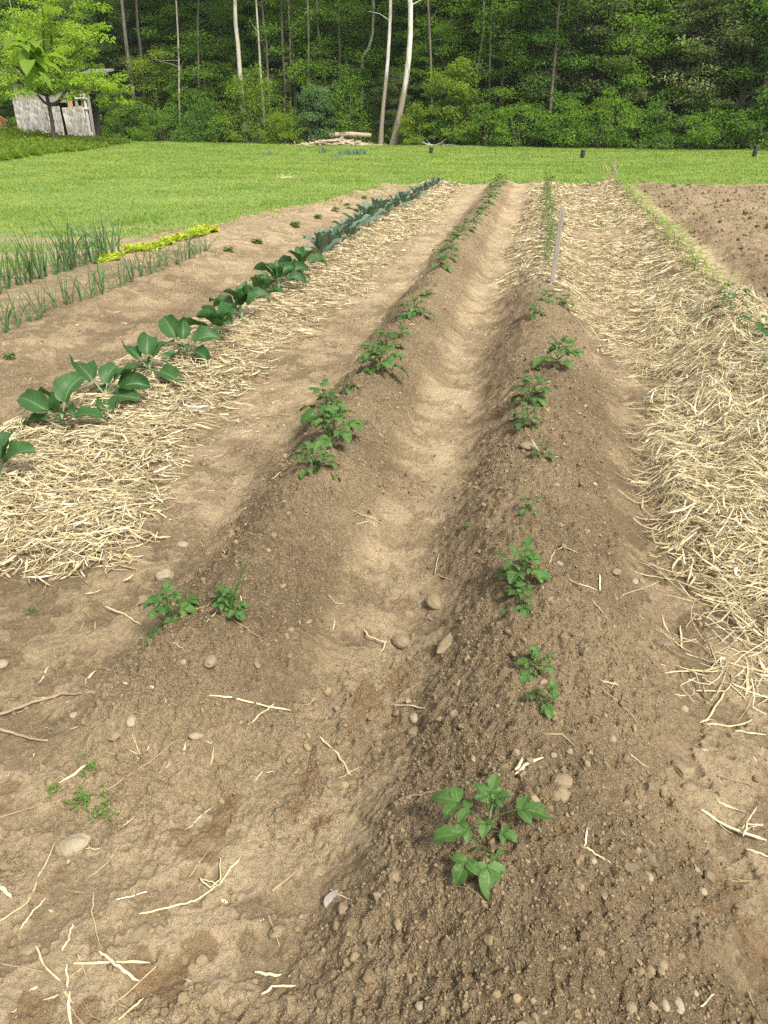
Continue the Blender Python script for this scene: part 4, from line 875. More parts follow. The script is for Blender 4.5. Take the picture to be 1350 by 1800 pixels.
# ------------------------------------------------------------------ onions, lettuce
orng = np.random.default_rng(71)
def onion_mesh(rng, hgt=0.36, n=5):
    mb = MB()
    for k in range(n):
        az = rng.random() * 6.28; el = 1.5 - abs(rng.normal(0, .08)); a = arc((rng.normal(0, .006), rng.normal(0, .006), -.02), az, el, hgt * rng.uniform(.6, 1.1), rng.uniform(0, .5) + (1.2 if rng.random() < .12 else 0), 8)
        mb.add(*tube(a, np.array([.0032, .0036, .0036, .0034, .003, .0026, .0017, .0005]), 6), var=rng.random())
    return mb.mesh('onion_plant', M['onion'])
ON = [onion_mesh(orng, n=int(orng.integers(3, 7))) for k in range(9)]
def onion_row(x0, y0, y1, step, scale, label, group, two=False):
    y = y0; k = 0
    while y < y1:
        xx = x0(y) + orng.normal(0, .03); p = (xx, y, hz(xx, y)); k += 1
        o = obj('onion_plant', ON[int(orng.integers(9))], None, p); o.rotation_euler = (orng.normal(0, .06), orng.normal(0, .06), orng.random() * 6.28); s = scale * orng.uniform(.85, 1.2); o.scale = (s, s, s)
        tag(o, label % ORD(k), 'onion', group); y += step * orng.uniform(.75, 1.25)
onion_row(lambda y: -4.0 + .02 * (y - 5.5), 5.15, 9.3, 0.09, 1.0, 'slender green onion, %s from the near end of the front onion row', 'onions in the front row')
onion_row(lambda y: -4.93, 6.3, 8.9, 0.06, 1.5, 'tall green onion, %s from the near end of the rear onion row before the lettuce', 'onions in the rear row')
def lettuce_mesh(rng):
    mb = MB()
    for k in range(14):
        V, Fc, lu, lv = blade_mesh(.11 + .05 * rng.random(), .085, 5, 7, .9, .1, .6, .22, .15, .1, rng, .3); mb.add(turn(V, k * 2.4, .35 + .8 * rng.random(), (rng.normal(0, .02), rng.normal(0, .02), 0)), Fc, var=rng.random(), lu=lu, lv=lv, blade=1)
    return mb.mesh('lettuce_plant', M['lettuce'])
LT = [lettuce_mesh(orng) for k in range(5)]
y = 8.3; k = 0
while y < 10.95:
    f = (y - 8.3) / 2.65; xx = -4.83 + .30 * f + orng.normal(0, .05); k += 1
    o = obj('lettuce_plant', LT[k % 5], None, (xx, y, hz(xx, y))); o.rotation_euler = (0, 0, orng.random() * 6.28); s = orng.uniform(.8, 1.15) * (.6 if y < 8.9 else 1.0); o.scale = (s, s, s * .85)
    tag(o, 'bright yellow-green lettuce plant, %s from the near end of the lettuce strip' % ORD(k), 'lettuce', 'lettuce plants in the bright strip'); y += .068

# ------------------------------------------------------------------ peppers, seedlings, weeds
def bush_mesh(rng, n, L, W, hgt, mat, droop=.9):
    mb = MB(); st = MB()
    st.add(*tube(arc((0, 0, -.03), rng.random() * 6, 1.4, hgt * .9, .2, 6), np.linspace(.005, .002, 6), 6))
    for k in range(n):
        f = .25 + .75 * k / n; az = k * 2.4 + rng.normal(0, .3); p0 = np.array([0, 0, hgt * .85 * f]); a = arc(p0, az, .5, L * .6, .5, 4); st.add(*tube(a, .0015, 4))
        V, Fc, lu, lv = blade_mesh(L * rng.uniform(.8, 1.15), W, 5, 8, .75, .25, droop, .03, 0, 0, rng); mb.add(turn(V, az, -.1 + .5 * f * rng.random(), a[-1]), Fc, var=rng.random(), lu=lu, lv=lv, blade=1)
    return mb.mesh('foliage', M[mat]), st.mesh('stem', M['potato_stem'])
def small_plant(name, ms, p, s, label, cat, group=None, rz=0):
    e = empty(name, p, rz, s); tag(e, label, cat, group); obj('foliage', ms[0], e); obj('stem', ms[1], e); return e
wr = np.random.default_rng(81)
small_plant('pepper_plant', bush_mesh(wr, 20, .10, .05, .30, 'pepper'), G(1318, 620), 1.05, 'dark glossy pepper plant at the right edge of the picture in thick straw', 'pepper plant', 'pepper plants')
small_plant('pepper_plant', bush_mesh(wr, 20, .10, .048, .30, 'pepper'), G(1280, 566), 1.05, 'dark glossy pepper plant just beyond the one at the right edge', 'pepper plant', 'pepper plants')
small_plant('pepper_plant', bush_mesh(wr, 9, .08, .045, .12, 'pepper'), G(1352, 650), 1.0, 'low pepper leaves nearest in the pepper row, cut by the right edge', 'pepper plant', 'pepper plants')
SD = [bush_mesh(wr, 11, .085, .035, .17, 'seedling', .5) for k in range(4)]; VN = [bush_mesh(wr, 15, .07, .035, .26, 'vine', .6) for k in range(4)]
for k, y in enumerate(np.arange(7.7, 20.2, .34)):
    xx = XP + .06 + wr.normal(0, .05); small_plant('pepper_seedling', SD[k % 4], (xx, y, hz(xx, y) + .04), wr.uniform(.85, 1.3), 'pale yellow-green pepper seedling in straw, %s beyond the dark pepper plants' % ORD(k + 1), 'seedling', 'pale pepper seedlings in the right row', wr.random() * 6)
for k, y in enumerate(np.arange(8.2, 20.6, .33)):
    xx = .17 + wr.normal(0, .04); small_plant('tomato_seedling', VN[k % 4], (xx, y, hz(xx, y) + .02), wr.uniform(.65, 1.1), 'thin green tomato seedling in straw, %s behind the near wooden stake' % ORD(k + 1), 'seedling', 'thin seedlings behind the near stake', wr.random() * 6)
WD = [bush_mesh(wr, 46, .034, .014, .045, 'weed', .4) for k in range(3)]
def clover_mesh(rng):
    mb = MB(); st = MB()
    for k in range(30):
        c = rng.normal(0, .028, 2); hh = rng.uniform(.004, .02); st.add(*tube(np.array([[c[0] * .6, c[1] * .6, -.006], [c[0], c[1], hh]]), .0007, 4))
        for j in range(3):
            V, Fc, lu, lv = blade_mesh(rng.uniform(.008, .015), .007, 3, 5, .9, .2, .5); mb.add(turn(V, j * 2.1 + rng.random() * 2, rng.normal(.3, .4), (c[0], c[1], hh)), Fc, var=rng.random())
    return mb.mesh('foliage', M['weed']), st.mesh('stem', M['potato_stem'])
CLV = [clover_mesh(wr) for k in range(2)]
for k, (u, v, s, lab) in enumerate(((402, 443, 1.5, 'green weed tuft past the end of the front onion row'), (452, 428, 1.6, 'second weed tuft past the onions'), (520, 398, 1.7, 'third weed tuft past the onions'), (560, 385, 1.5, 'fourth weed tuft past the onions'), (590, 372, 1.5, 'fifth weed tuft past the onions'),
                                    (610, 362, 1.4, 'sixth weed tuft past the onions'), (640, 350, 1.4, 'weed tuft near the far left corner of the dug plot'), (150, 1412, 1.0, 'small clover-like weed on the bare soil at lower left'), (185, 1425, .7, 'smaller weed right of the clover-like weed at lower left'), (160, 1352, .8, 'faint weed above the clover-like weed at lower left'),
                                    (95, 1388, .6, 'yellowish grassy weed left of the clover-like weed'), (55, 1068, .55, 'tiny two-leaved weed on the bare path at left'), (18, 632, .9, 'low weed below the nearest onions at the left edge'), (822, 935, .4, 'tiny weed in the rubble left of the right ridge'), (972, 315, 1.6, 'weed tuft at the far end of the seedling row'))):
    p = G(u, v); small_plant('weed', CLV[k % 2] if 7 <= k <= 11 else WD[k % 3], p, s, lab, 'weed', None, k)
for k, (u, v) in enumerate(((1040, 325), (1130, 322), (1160, 326), (1185, 328), (1210, 327), (1235, 329), (1075, 330))):
    p = at_z(u, v, .02); small_plant('weed', WD[k % 3], (p[0], p[1], .0), 1.5, '%s weed tuft counted from the left along the far right edge of the dug plot' % ORD(k + 1), 'weed', 'weeds along the far edge of the plot', k)

# ------------------------------------------------------------------ stakes and things on the lawn
p = G(970, 500); top = at_y(990, 365, p[1]); d = top - p
mb = MB(); mb.add(*box(0, 0, d[2] / 2 - .1, .04, .02, d[2] + .2)); o = obj('wooden_stake', mb.mesh('wooden_stake', M['stake'], False), None, p)
bm_ = bpy.data.meshes; o.rotation_euler = (-.03, math.atan2(d[0], d[2]) - .0, 0.12); tag(o, 'grey weathered wooden stake leaning to the right in the seedling row', 'stake')
p = at_z(1078, 317, 0.05); top = at_y(1080, 283, p[1]); hh = top[2] - p[2]
e = tag(empty('garden_stake', p), 'short grey stake with dry stalks at the far end of the pepper row', 'stake')
mb = MB(); mb.add(*box(0, 0, hh / 2 - .1, .055, .03, hh + .2)); obj('post', mb.mesh('post', M['stake'], False), e)
mb = MB()
for k in range(7): mb.add(*tube(arc((wr.normal(-.04, .07), -.03, 0), wr.random() * 6, 1.4, hh * wr.uniform(.7, 1.15), .5, 6), .006, 4), var=.5)
obj('dry_stalk', mb.mesh('dry_stalk', M['straw']), e)
for u, v, hpx, lab in ((757, 269, 9, 'small black post on the lawn right of the light green bush'), (1023, 277, 11, 'short black post standing on the lawn left of the far stake'), (1325, 276, 15, 'taller black post on the lawn at the far right')):
    q = at_z(u, v, 0); hh = px2m(hpx, q[1]); mb = MB(); mb.add(*tube(np.array([[0, 0, -.1], [.01, 0, hh * .5], [.03, 0, hh]]), [.085, .08, .075], 10)); mb.add(*tube(np.array([[.03, 0, hh - .02], [.03, 0, hh + .03]]), [.1, .09], 10))
    tag(obj('black_post', mb.mesh('black_post', M['black']), None, (q[0], q[1], float(lawn_z(q[0], q[1])))), lab, 'post')
def bulb_clump(u0, u1, v, hpx, n, lab):
    a = at_z(u0, v, 0); b = at_z(u1, v, 0); mb = MB(); hh = px2m(hpx, a[1]); c = (a + b) / 2
    for k in range(n):
        V, Fc, lu, lv = blade_mesh(hh * wr.uniform(.7, 1.2), .03, 3, 6, .4, .3, .5); q = a + (b - a) * wr.random() - c; q[1] += wr.normal(0, .2); mb.add(turn(V, wr.random() * 6.28, 1.3 + wr.normal(0, .12), q), Fc, var=wr.random())
    tag(obj('bulb_clump', mb.mesh('bulb_clump', M['bulb']), None, (c[0], c[1], float(lawn_z(c[0], c[1])))), lab, 'bulb leaves')
bulb_clump(598, 642, 271, 10, 260, 'wide clump of blue-green bulb leaves on the lawn before the brush pile')
bulb_clump(563, 571, 270, 12, 60, 'small upright dark tuft of bulb leaves left of the wide clump on the lawn')
bulb_clump(588, 597, 275, 8, 50, 'small tuft of bulb leaves touching the left end of the wide clump on the lawn')
bulb_clump(467, 474, 274, 7, 40, 'faint tuft of leaves on the lawn below the tall yellow-green bush')
p = at_z(503, 317, 0); mb = MB()
for k in range(30): mb.add(*tube(arc((wr.normal(0, .12), wr.normal(0, .1), 0), wr.random() * 6, wr.uniform(.3, 1.3), wr.uniform(.06, .16), .4, 4), .004, 4), var=.9)
tag(obj('dry_tuft', mb.mesh('dry_tuft', M['straw']), None, (p[0], p[1], float(lawn_z(p[0], p[1])) + .02)), 'whitish dry tuft alone on the left part of the lawn', 'grass')

# ------------------------------------------------------------------ stones
def ico(sub):
    import bmesh
    bm = bmesh.new(); bmesh.ops.create_icosphere(bm, subdivisions=sub, radius=1.0); bm.verts.ensure_lookup_table()
    V = np.array([v.co[:] for v in bm.verts]); Fc = np.array([[v.index for v in f.verts] for f in bm.faces]); bm.free(); return V, Fc
I1, I2, I4 = ico(1), ico(2), ico(4)
def stone_shape(rng, sx, sy, sz, ang=0.5):
    V = I4[0].copy(); r = np.ones(len(V))
    for k in range(7):                                           # planar chips
        n = rng.standard_normal(3); n /= np.linalg.norm(n); dd = rng.uniform(.62, .95); q = V @ n; V = V - np.outer(np.maximum(q - dd, 0) * ang * 1.6 if ang > .3 else np.maximum(q - dd, 0) * ang, n)
    n3 = gnoise(V[:, 0] * 1.6 + V[:, 2] * 3.1 + rng.random() * 50, V[:, 1] * 1.6 - V[:, 2] * 2.2, 3) * .12 + gnoise(V[:, 0] * 5 + V[:, 2] * 4, V[:, 1] * 5 - V[:, 2] * 4, 5) * .035
    return V * (1 + n3)[:, None] * [sx, sy, sz]
def stone(u, v, wpx, hpx, mat, label, rz=0.0, ang=0.5, sink=0.35, name='stone', flat=None, seed=0):
    p = G(u, v); k = depth_of(p) / F_PX; rng = np.random.default_rng(1000 + seed); sx_ = wpx * k / 2; sy_ = hpx * k / 2 * 1.15; sz_ = flat * min(sx_, sy_) if flat else .75 * min(sx_, sy_)
    o = obj(name, mesh(name, stone_shape(rng, sx_, sy_, sz_, ang), [I4[1]], M[mat]), None, (p[0], p[1], p[2] + sz_ * (.75 - 2 * sink))); o.rotation_euler = (rng.normal(0, .1), rng.normal(0, .1), rz + YAW); tag(o, label, 'stone')
ST = [(290, 1010, 32, 27, 'stone_pale', 'pale squarish stone behind the nearest potato plant of the left ridge', 0, .6, .2), (370, 1164, 26, 30, 'stone_tan', 'round tan stone set in the slope of the left mound', 0, .3, .45),
      (762, 1064, 30, 32, 'stone_tan', 'round grey-brown stone at the foot of the right ridge, the farther of two', 0, .2, .3), (705, 1126, 32, 29, 'stone_tan', 'smooth round stone on the path between the ridges, the nearer of two', .3, .2, .2),
      (788, 1134, 26, 66, 'stone_tan', 'thin pointed slab of stone tilted in the soil right of the two round stones', -.55, .7, .3), (128, 1488, 66, 36, 'stone_pale', 'large pale oblong stone lying on the soil at lower left', .45, .4, .3),
      (243, 1645, 62, 62, 'stone_tan', 'broad flat stone half buried in the crust at lower left', .2, .6, .62), (50, 1666, 42, 24, 'stone_tan', 'flat buried stone left of the broad half buried one', .4, .6, .6),
      (1137, 1512, 20, 44, 'stone_dark', 'elongated reddish brown stone on the right flank of the near ridge', .45, .2, .45), (1107, 1536, 24, 26, 'stone_dark', 'sharp-edged stone touching the elongated brown stone on the right', .5, .8, .4),
      (1197, 1356, 44, 34, 'stone_tan', 'blocky clod-like stone on the right slope above the elongated stone', .1, .7, .3), (988, 1374, 38, 26, 'stone_tan', 'brown lump of stone behind the nearest potato plant', -.2, .4, .3),
      (987, 1398, 30, 26, 'stone_tan', 'tan rounded stone just below the brown lump behind the nearest potato plant', .1, .3, .3), (1210, 1387, 28, 16, 'stone_tan', 'small oval stone under the blocky one on the right slope', 0, .3, .35),
      (1140, 1393, 26, 20, 'stone_dark', 'angular dark stone left of the small oval one on the right slope', .3, .8, .3), (727, 1257, 20, 19, 'stone_pale', 'pale stone at the end of the short straight straw by the path', 0, .5, .25), (730, 1277, 28, 20, 'stone_tan', 'tan stone directly below the pale one by the short straight straw', .2, .5, .4),
      (797, 1263, 16, 16, 'stone_tan', 'small tan stone on the left flank of the right ridge', 0, .4, .35), (1166, 1135, 36, 15, 'stone_dark', 'dark slate-like oval stone lying among loose straw on the right', -.15, .2, .25),
      (925, 791, 30, 30, 'stone_tan', 'round stone beside the flat little potato plant on the right ridge', 0, .3, .35), (1096, 710, 36, 15, 'stone_tan', 'flat tan stone at the edge of the thick straw pile', 0, .3, .4), (345, 1298, 26, 13, 'stone_pale', 'small smooth oval stone at the tip of the thin brown stick', .1, .2, .3),
      (232, 1272, 20, 22, 'stone_pale', 'pale chunky stone in the rubble of the left mound', .3, .7, .3), (200, 1300, 22, 24, 'stone_tan', 'brown chunk in the rubble left of the pale chunky stone', .8, .7, .3), (130, 1256, 17, 12, 'stone_pale', 'little pale stone left in the rubble by the brown stick', 0, .5, .3),
      (558, 1528, 34, 26, 'stone_tan', 'dull flat stone on the left flank of the near ridge', .1, .5, .55), (487, 1638, 32, 19, 'stone_tan', 'wedge-shaped stone at bottom centre left', .3, .7, .3), (605, 1600, 22, 24, 'stone_tan', 'lumpy clod-like stone by the dry grey leaf', 0, .6, .3), (740, 1768, 20, 16, 'stone_pale', 'pale pebble at the very bottom, centre', 0, .4, .3),
      (1163, 1698, 22, 18, 'stone_tan', 'upper right one of the cluster of round pebbles at lower right', 0, .2, .3), (1125, 1715, 16, 16, 'stone_tan', 'leftmost of the cluster of round pebbles at lower right', 0, .2, .3), (1141, 1711, 18, 17, 'stone_tan', 'middle one of the cluster of round pebbles at lower right', 0, .2, .3), (1159, 1718, 15, 18, 'stone_tan', 'lowest of the cluster of round pebbles at lower right', 0, .2, .3),
      (1188, 1775, 22, 28, 'stone_pale', 'egg-shaped pale pebble near the bottom right', .1, .2, .3), (1165, 1778, 15, 22, 'stone_pale', 'narrow pebble left of the egg-shaped one at bottom right', .1, .3, .3), (1222, 1747, 12, 11, 'stone_pale', 'tiny whitish pebble above the egg-shaped one at bottom right', 0, .3, .3), (1108, 1775, 22, 22, 'stone_tan', 'rounded clod-like pebble left of the narrow pebble at bottom right', 0, .3, .3),
      (1235, 1567, 16, 15, 'stone_pale', 'small pale round stone on the far right slope of the near ridge', 0, .2, .3), (1140, 1548, 14, 15, 'stone_pale', 'small pale stone just below the elongated brown stone', 0, .3, .3), (1040, 1522, 16, 12, 'stone_pale', 'small pale stone at the end of the bent straw right of the nearest potato plant', 0, .5, .3), (1203, 1245, 15, 12, 'stone_pale', 'whitish angular pebble left of the V-shaped straw at right', 0, .7, .2),
      (320, 957, 24, 14, 'stone_pale', 'pale oval stone on the soil right of the left straw', 0, .3, .4), (363, 815, 24, 14, 'stone_dark', 'brown stone with a straw resting against it on the left path', 0, .3, .35), (204, 548, 16, 9, 'stone_pale', 'white flat stone on the soil below the front onions, the upper of two', 0, .5, .3), (218, 568, 16, 9, 'stone_pale', 'white flat stone on the soil below the front onions, the lower of two', -.4, .5, .3),
      (131, 638, 22, 9, 'stone_pale', 'flat pale stone on the bare soil left of the collards', 0, .4, .35), (146, 498, 13, 7, 'stone_pale', 'white stone between the two onion rows', -.2, .4, .2), (3, 1165, 22, 18, 'stone_pale', 'pale stone cut by the left edge of the picture', 0, .3, .3), (1114, 1028, 15, 12, 'stone_pale', 'small pale stone at the foot of the right ridge by the straw', 0, .3, .3), (1082, 1012, 18, 14, 'stone_tan', 'tan angular stone left of the small pale one by the straw', 0, .7, .3),
      (983, 990, 16, 15, 'stone_pale', 'tan chip under an arched straw on the right ridge', 0, .7, .3), (575, 1587, 26, 30, 'stone_dark', 'dry grey curled leaf standing in the soil at lower centre', .5, .9, .2)]
for k, (u, v, a, b, m_, lab, rz, ang, snk) in enumerate(ST[:-1]): stone(u, v, a, b, m_, lab, rz, ang, snk, seed=k, flat=.45 if 'slab' in lab or 'flat' in lab else None)
p = G(572, 1590); V, Fc, lu, lv = blade_mesh(.055, .03, 5, 8, .8, .6, -.5); o = obj('dry_leaf', mesh('dry_leaf', turn(V, .9, .7, (0, 0, 0), .6), Fc, M['board'], dict(lu=lu, lv=lv)), None, p); tag(o, 'dry grey curled leaf standing in the soil at lower centre', 'leaf')

# crumbs and clods that nobody could count
def clod_field(n, rng, base, smin, smax, region, name, label, sink=.3):
    x, y = region(n, rng); k = rng.random(len(x)) < np.maximum(loose(x, y) ** 1.2, .18); k &= field_s(x, y) > .1; x, y = x[k], y[k]; n = len(x)
    s = smin + (smax - smin) * rng.random(n) ** 6.5; z = height(x, y); V0, F0 = base
    nv = len(V0); R_ = rng.standard_normal((n, 3, 3)); Q, _ = np.linalg.qr(R_); sc3 = rng.uniform(.7, 1.25, (n, 1, 3))
    V0 = np.repeat(V0[None], n, 0) * (1 + .25 * (rng.random((n, nv, 1)) - .5))
    for j in range(5):
        nn = rng.standard_normal((n, 1, 3)); nn /= np.linalg.norm(nn, axis=2, keepdims=True); q_ = (V0 * nn).sum(2, keepdims=True); V0 = V0 - np.maximum(q_ - rng.uniform(.35, .85, (n, 1, 1)), 0) * nn
    V = (V0 * sc3) @ Q.transpose(0, 2, 1) * s[:, None, None] + np.stack([x, y, z + s * (1 - 2 * sink) * .8], -1)[:, None]
    Fc = (F0[None] + (np.arange(n) * nv)[:, None, None]).reshape(-1, 3); var = np.repeat(np.clip(rng.random(n) ** 1.2 - .05, 0, 1), nv)
    tag(obj(name, mesh(name, V.reshape(-1, 3), [Fc], M['clod'], dict(var=var), False)), label, 'soil', kind='stuff')
def fan(y0, y1, pw):
    def f(n, rng):
        y = y0 + (y1 - y0) * rng.random(n) ** pw; x = (-.85 * y - .5) + rng.random(n) * (1.35 * y + 1.0); return x, y
    return f
crg = np.random.default_rng(91)
clod_field(11000, crg, I2, .0035, .0145, fan(.55, 4.6, 1.35), 'soil_clods', 'loose brown clods and pebbles on the ridges', .42)
clod_field(120000, crg, I1, .0016, .0055, fan(.55, 3.6, 1.25), 'soil_crumbs', 'fine soil crumbs on the ridges')
clod_field(6500, crg, I1, .010, .055, lambda n, r: (r.uniform(2.2, 7.5, n), r.uniform(7, 20.5, n)), 'tilled_clods', 'rough clods on the tilled ground at right')
clod_field(30000, crg, I1, .004, .013, fan(3.2, 13, 1.4), 'scattered_clods', 'clods on the farther ridges')

# ------------------------------------------------------------------ straw
def in_strip(x, y):                                              # mulch along the brassica row
    n = .16 * fbm(x * 1.5, y * 1.1, 141, 3); r = np.interp(y, [2, 2.4, 3.2, 5, 7, 20], [-1.62, -1.6, -1.66, -1.78, -1.72, -1.84]); l = np.interp(y, [2, 3.5, 4.5, 6, 20], [-4.2, -3.05, -2.95, -2.78, -2.72])
    return ss(.16, -.26, x - r + n) * ss(-.05, .12, x - l + n) * ss(2.2, 2.5, y + .25 * n) * (1 - .55 * ss(9, 14, y) * ss(.1, .4, fbm(x * 1.3, y * 1.3, 142, 2)))
def in_mid(x, y):
    n = .22 * fbm(x * 1.2, y * 0.9, 143, 3); l = np.interp(y, [5.0, 6.2, 7.2, 8.0, 9.5, 20], [.75, .5, .36, -.28, -.30, -.22])
    a = ss(-.05, .15, x - l + .7 * n) * ss(.1, -.15, x - 1.92 + n * .6) * ss(5.2, 5.9, y + n)
    return a * (1 - .85 * ss(-.05, .45, fbm(x * 1.3 + 3, y * .7, 145, 2)) * ss(.4, .6, x) * ss(1.6, 1.2, x))
def in_pile(x, y):
    n = .2 * fbm(x * 1.6, y * 1.3, 144, 3); l = np.interp(y, [2.0, 2.6, 3.1, 3.9, 5.2, 7.0], [.72, .64, .62, .70, .92, 1.05])
    return ss(-.22, .30, x - l + n) ** 1.3 * ss(1.9, 3.0, y + .9 * n) * ss(.2, -.1, x - 2.05 + n) * ss(8.6, 7.0, y)
def thick(x, y):
    lump = .5 + .5 * np.clip(fbm(x * 2.4, y * 1.9, 146, 3), -1, 1)
    return .045 * in_strip(x, y) * (.5 + lump) + .04 * in_mid(x, y) * (.4 + lump) + in_pile(x, y) * (.02 + .24 * lump ** 2.0 * ss(2.5, 3.6, y) + .17 * np.exp(-((x - 1.35) ** 2 / .16 + (y - 5.3) ** 2 / .30)) + .12 * np.exp(-((x - 1.02) ** 2 / .08 + (y - 3.45) ** 2 / .16))) * 1.0
def straw_mesh(name, x, y, Ln, Wd, rng, label, layer=True, vee=True, tiltsd=.12, kind='stuff', lift=.003, dirn=None, spread=1.0, curv=.2):
    n = len(x); az = rng.random(n) * 6.283 if dirn is None else dirn + rng.normal(0, spread, n)
    K = 5; s = np.linspace(-.5, .5, K)[None]; cur = rng.normal(0, curv, n)[:, None]; kink = np.where(rng.random(n) < .3, rng.normal(0, .9, n), 0)[:, None]; kp = rng.uniform(-.3, .3, n)[:, None]
    a = az[:, None] + cur * s + kink * (s > kp); dx = np.cos(a); dy = np.sin(a); st = Ln[:, None] / (K - 1)
    X = x[:, None] + np.cumsum(dx * st, 1) - dx * st; Y = y[:, None] + np.cumsum(dy * st, 1) - dy * st
    X -= X.mean(1, keepdims=True) - x[:, None]; Y -= Y.mean(1, keepdims=True) - y[:, None]
    Zb = low(X.ravel(), Y.ravel()).reshape(X.shape) if layer else height(X.ravel(), Y.ravel()).reshape(X.shape)
    tl = rng.normal(0, tiltsd, n)[:, None] * Ln[:, None] * s
    if layer: th = thick(X.ravel(), Y.ravel()).reshape(X.shape); Z = Zb + .008 + th * (rng.random(n) ** .75)[:, None] + np.abs(tl)*.6 + tl*.5
    else: Z = np.maximum(Zb, (Zb + Zb.mean(1, keepdims=True)) / 2) + lift + np.abs(tl) * .6
    Z += rng.normal(0, .0012, Z.shape)
    fl = rng.random(n)[:, None] < .4; ro = rng.normal(0, .8, n)[:, None] + np.where(fl, rng.normal(0, 1.2, n)[:, None], 0) * s; w2 = Wd[:, None] / 2 * np.where(fl, np.array([[.25, .9, 1, .7, .08]]) * 1.7, np.array([[.85, .9, .9, .85, .75]]) * .75)
    P = np.stack([X, Y, Z], -1); S = np.stack([-dy * np.cos(ro), dx * np.cos(ro), np.sin(ro) * np.ones_like(dx)], -1) * w2[..., None]
    if vee: V = np.stack([P - S, P + np.stack([0 * w2, 0 * w2, w2 * np.where(fl, .25, .9)], -1), P + S], 2); c = 3
    else: V = np.stack([P - S, P + S], 2); c = 2
    i = (np.arange(K - 1)[:, None] * c + np.arange(c - 1)[None]).ravel(); q = np.stack([i, i + 1, i + c + 1, i + c], -1)
    Fc = (q[None] + (np.arange(n) * K * c)[:, None, None]).reshape(-1, 4); var = np.repeat(np.clip(rng.normal(.52, .29, n), 0, 1), K * c)
    return tag(obj(name, mesh(name, V.reshape(-1, 3), [Fc], M['straw'], dict(var=var))), label, 'straw', kind=kind)
srg = np.random.default_rng(111)
def scatter(n, x0, x1, y0, y1, pw, fn, rng):
    y = y0 + (y1 - y0) * rng.random(n) ** pw; x = rng.uniform(x0, x1, n); k = rng.random(n) < fn(x, y); return x[k], y[k]
def mulch(name, n, x0, x1, y0, y1, pw, fn, label, lmin, lmax, wid, tl, curv=.2):
    x, y = scatter(n, x0, x1, y0, y1, pw, fn, srg); f = np.maximum(1, y / 6.5); Ln = srg.uniform(lmin, lmax, len(x)) * srg.random(len(x)) ** .4; Wd = wid * srg.uniform(.45, 1.5, len(x)) * f ** .8
    nearm = y < 6.5
    for m_, v_, nm in ((nearm, True, name), (~nearm, False, name)):
        if m_.sum() > 10: straw_mesh(nm, x[m_], y[m_], Ln[m_], Wd[m_], srg, label if v_ else label + ', farther part', True, v_, tl, curv=curv)
mulch('straw_mulch', 72000, -4.0, -1.4, 2.1, 20.3, 1.9, in_strip, 'pale straw mulch along the collard and broccoli row', .05, .19, .0044, .10)
mulch('straw_mulch', 50000, -.7, 2.3, 5.0, 20.8, 1.35, lambda x, y: in_mid(x, y) * ss(10, 8, in_pile(x, y)), 'pale straw mulch over the middle of the plot', .05, .22, .0043, .13, .35)
mulch('straw_pile', 40000, .4, 2.4, 2.0, 8.4, 1.3, in_pile, 'thick tangled pile of straw at right', .05, .30, .0043, .22, .6)
# thin scatter on bare soil: many near the mulch, few elsewhere
x, y = scatter(42000, -4, 2.3, .7, 16, 1.6, lambda x, y: .012 + .035 * ss(-.6, -.9, x) + .09 * ss(-.3, -.7, x) * ss(2.0, 1.5, y) + .05 * ss(.55, .8, x) * ss(2.3, 1.9, y) + .30 * ss(.05, .5, bump(x, -1.72, .42)) * ss(2, 2.6, y) * .6 + .32 * bump(x, .82, .38) * ss(1.2, 2.4, y) + .05 * ss(-3.0, -3.4, x) * ss(9, 12, y) + .06 * ss(.4, .7, x) + .3 * bump(x, 2.0, .2) * ss(5, 7, y) + .25 * bump(x, -3.3, .35) * ss(11, 15, y), srg)
Ln = .012 + .10 * srg.random(len(x)) ** 2; Wd = .0032 * srg.uniform(.4, 1.4, len(x)) * np.maximum(1, y / 6)
straw_mesh('scattered_straw', x, y, Ln, Wd, srg, 'scattered bits of straw on the bare soil', False, True, .05, lift=.003)

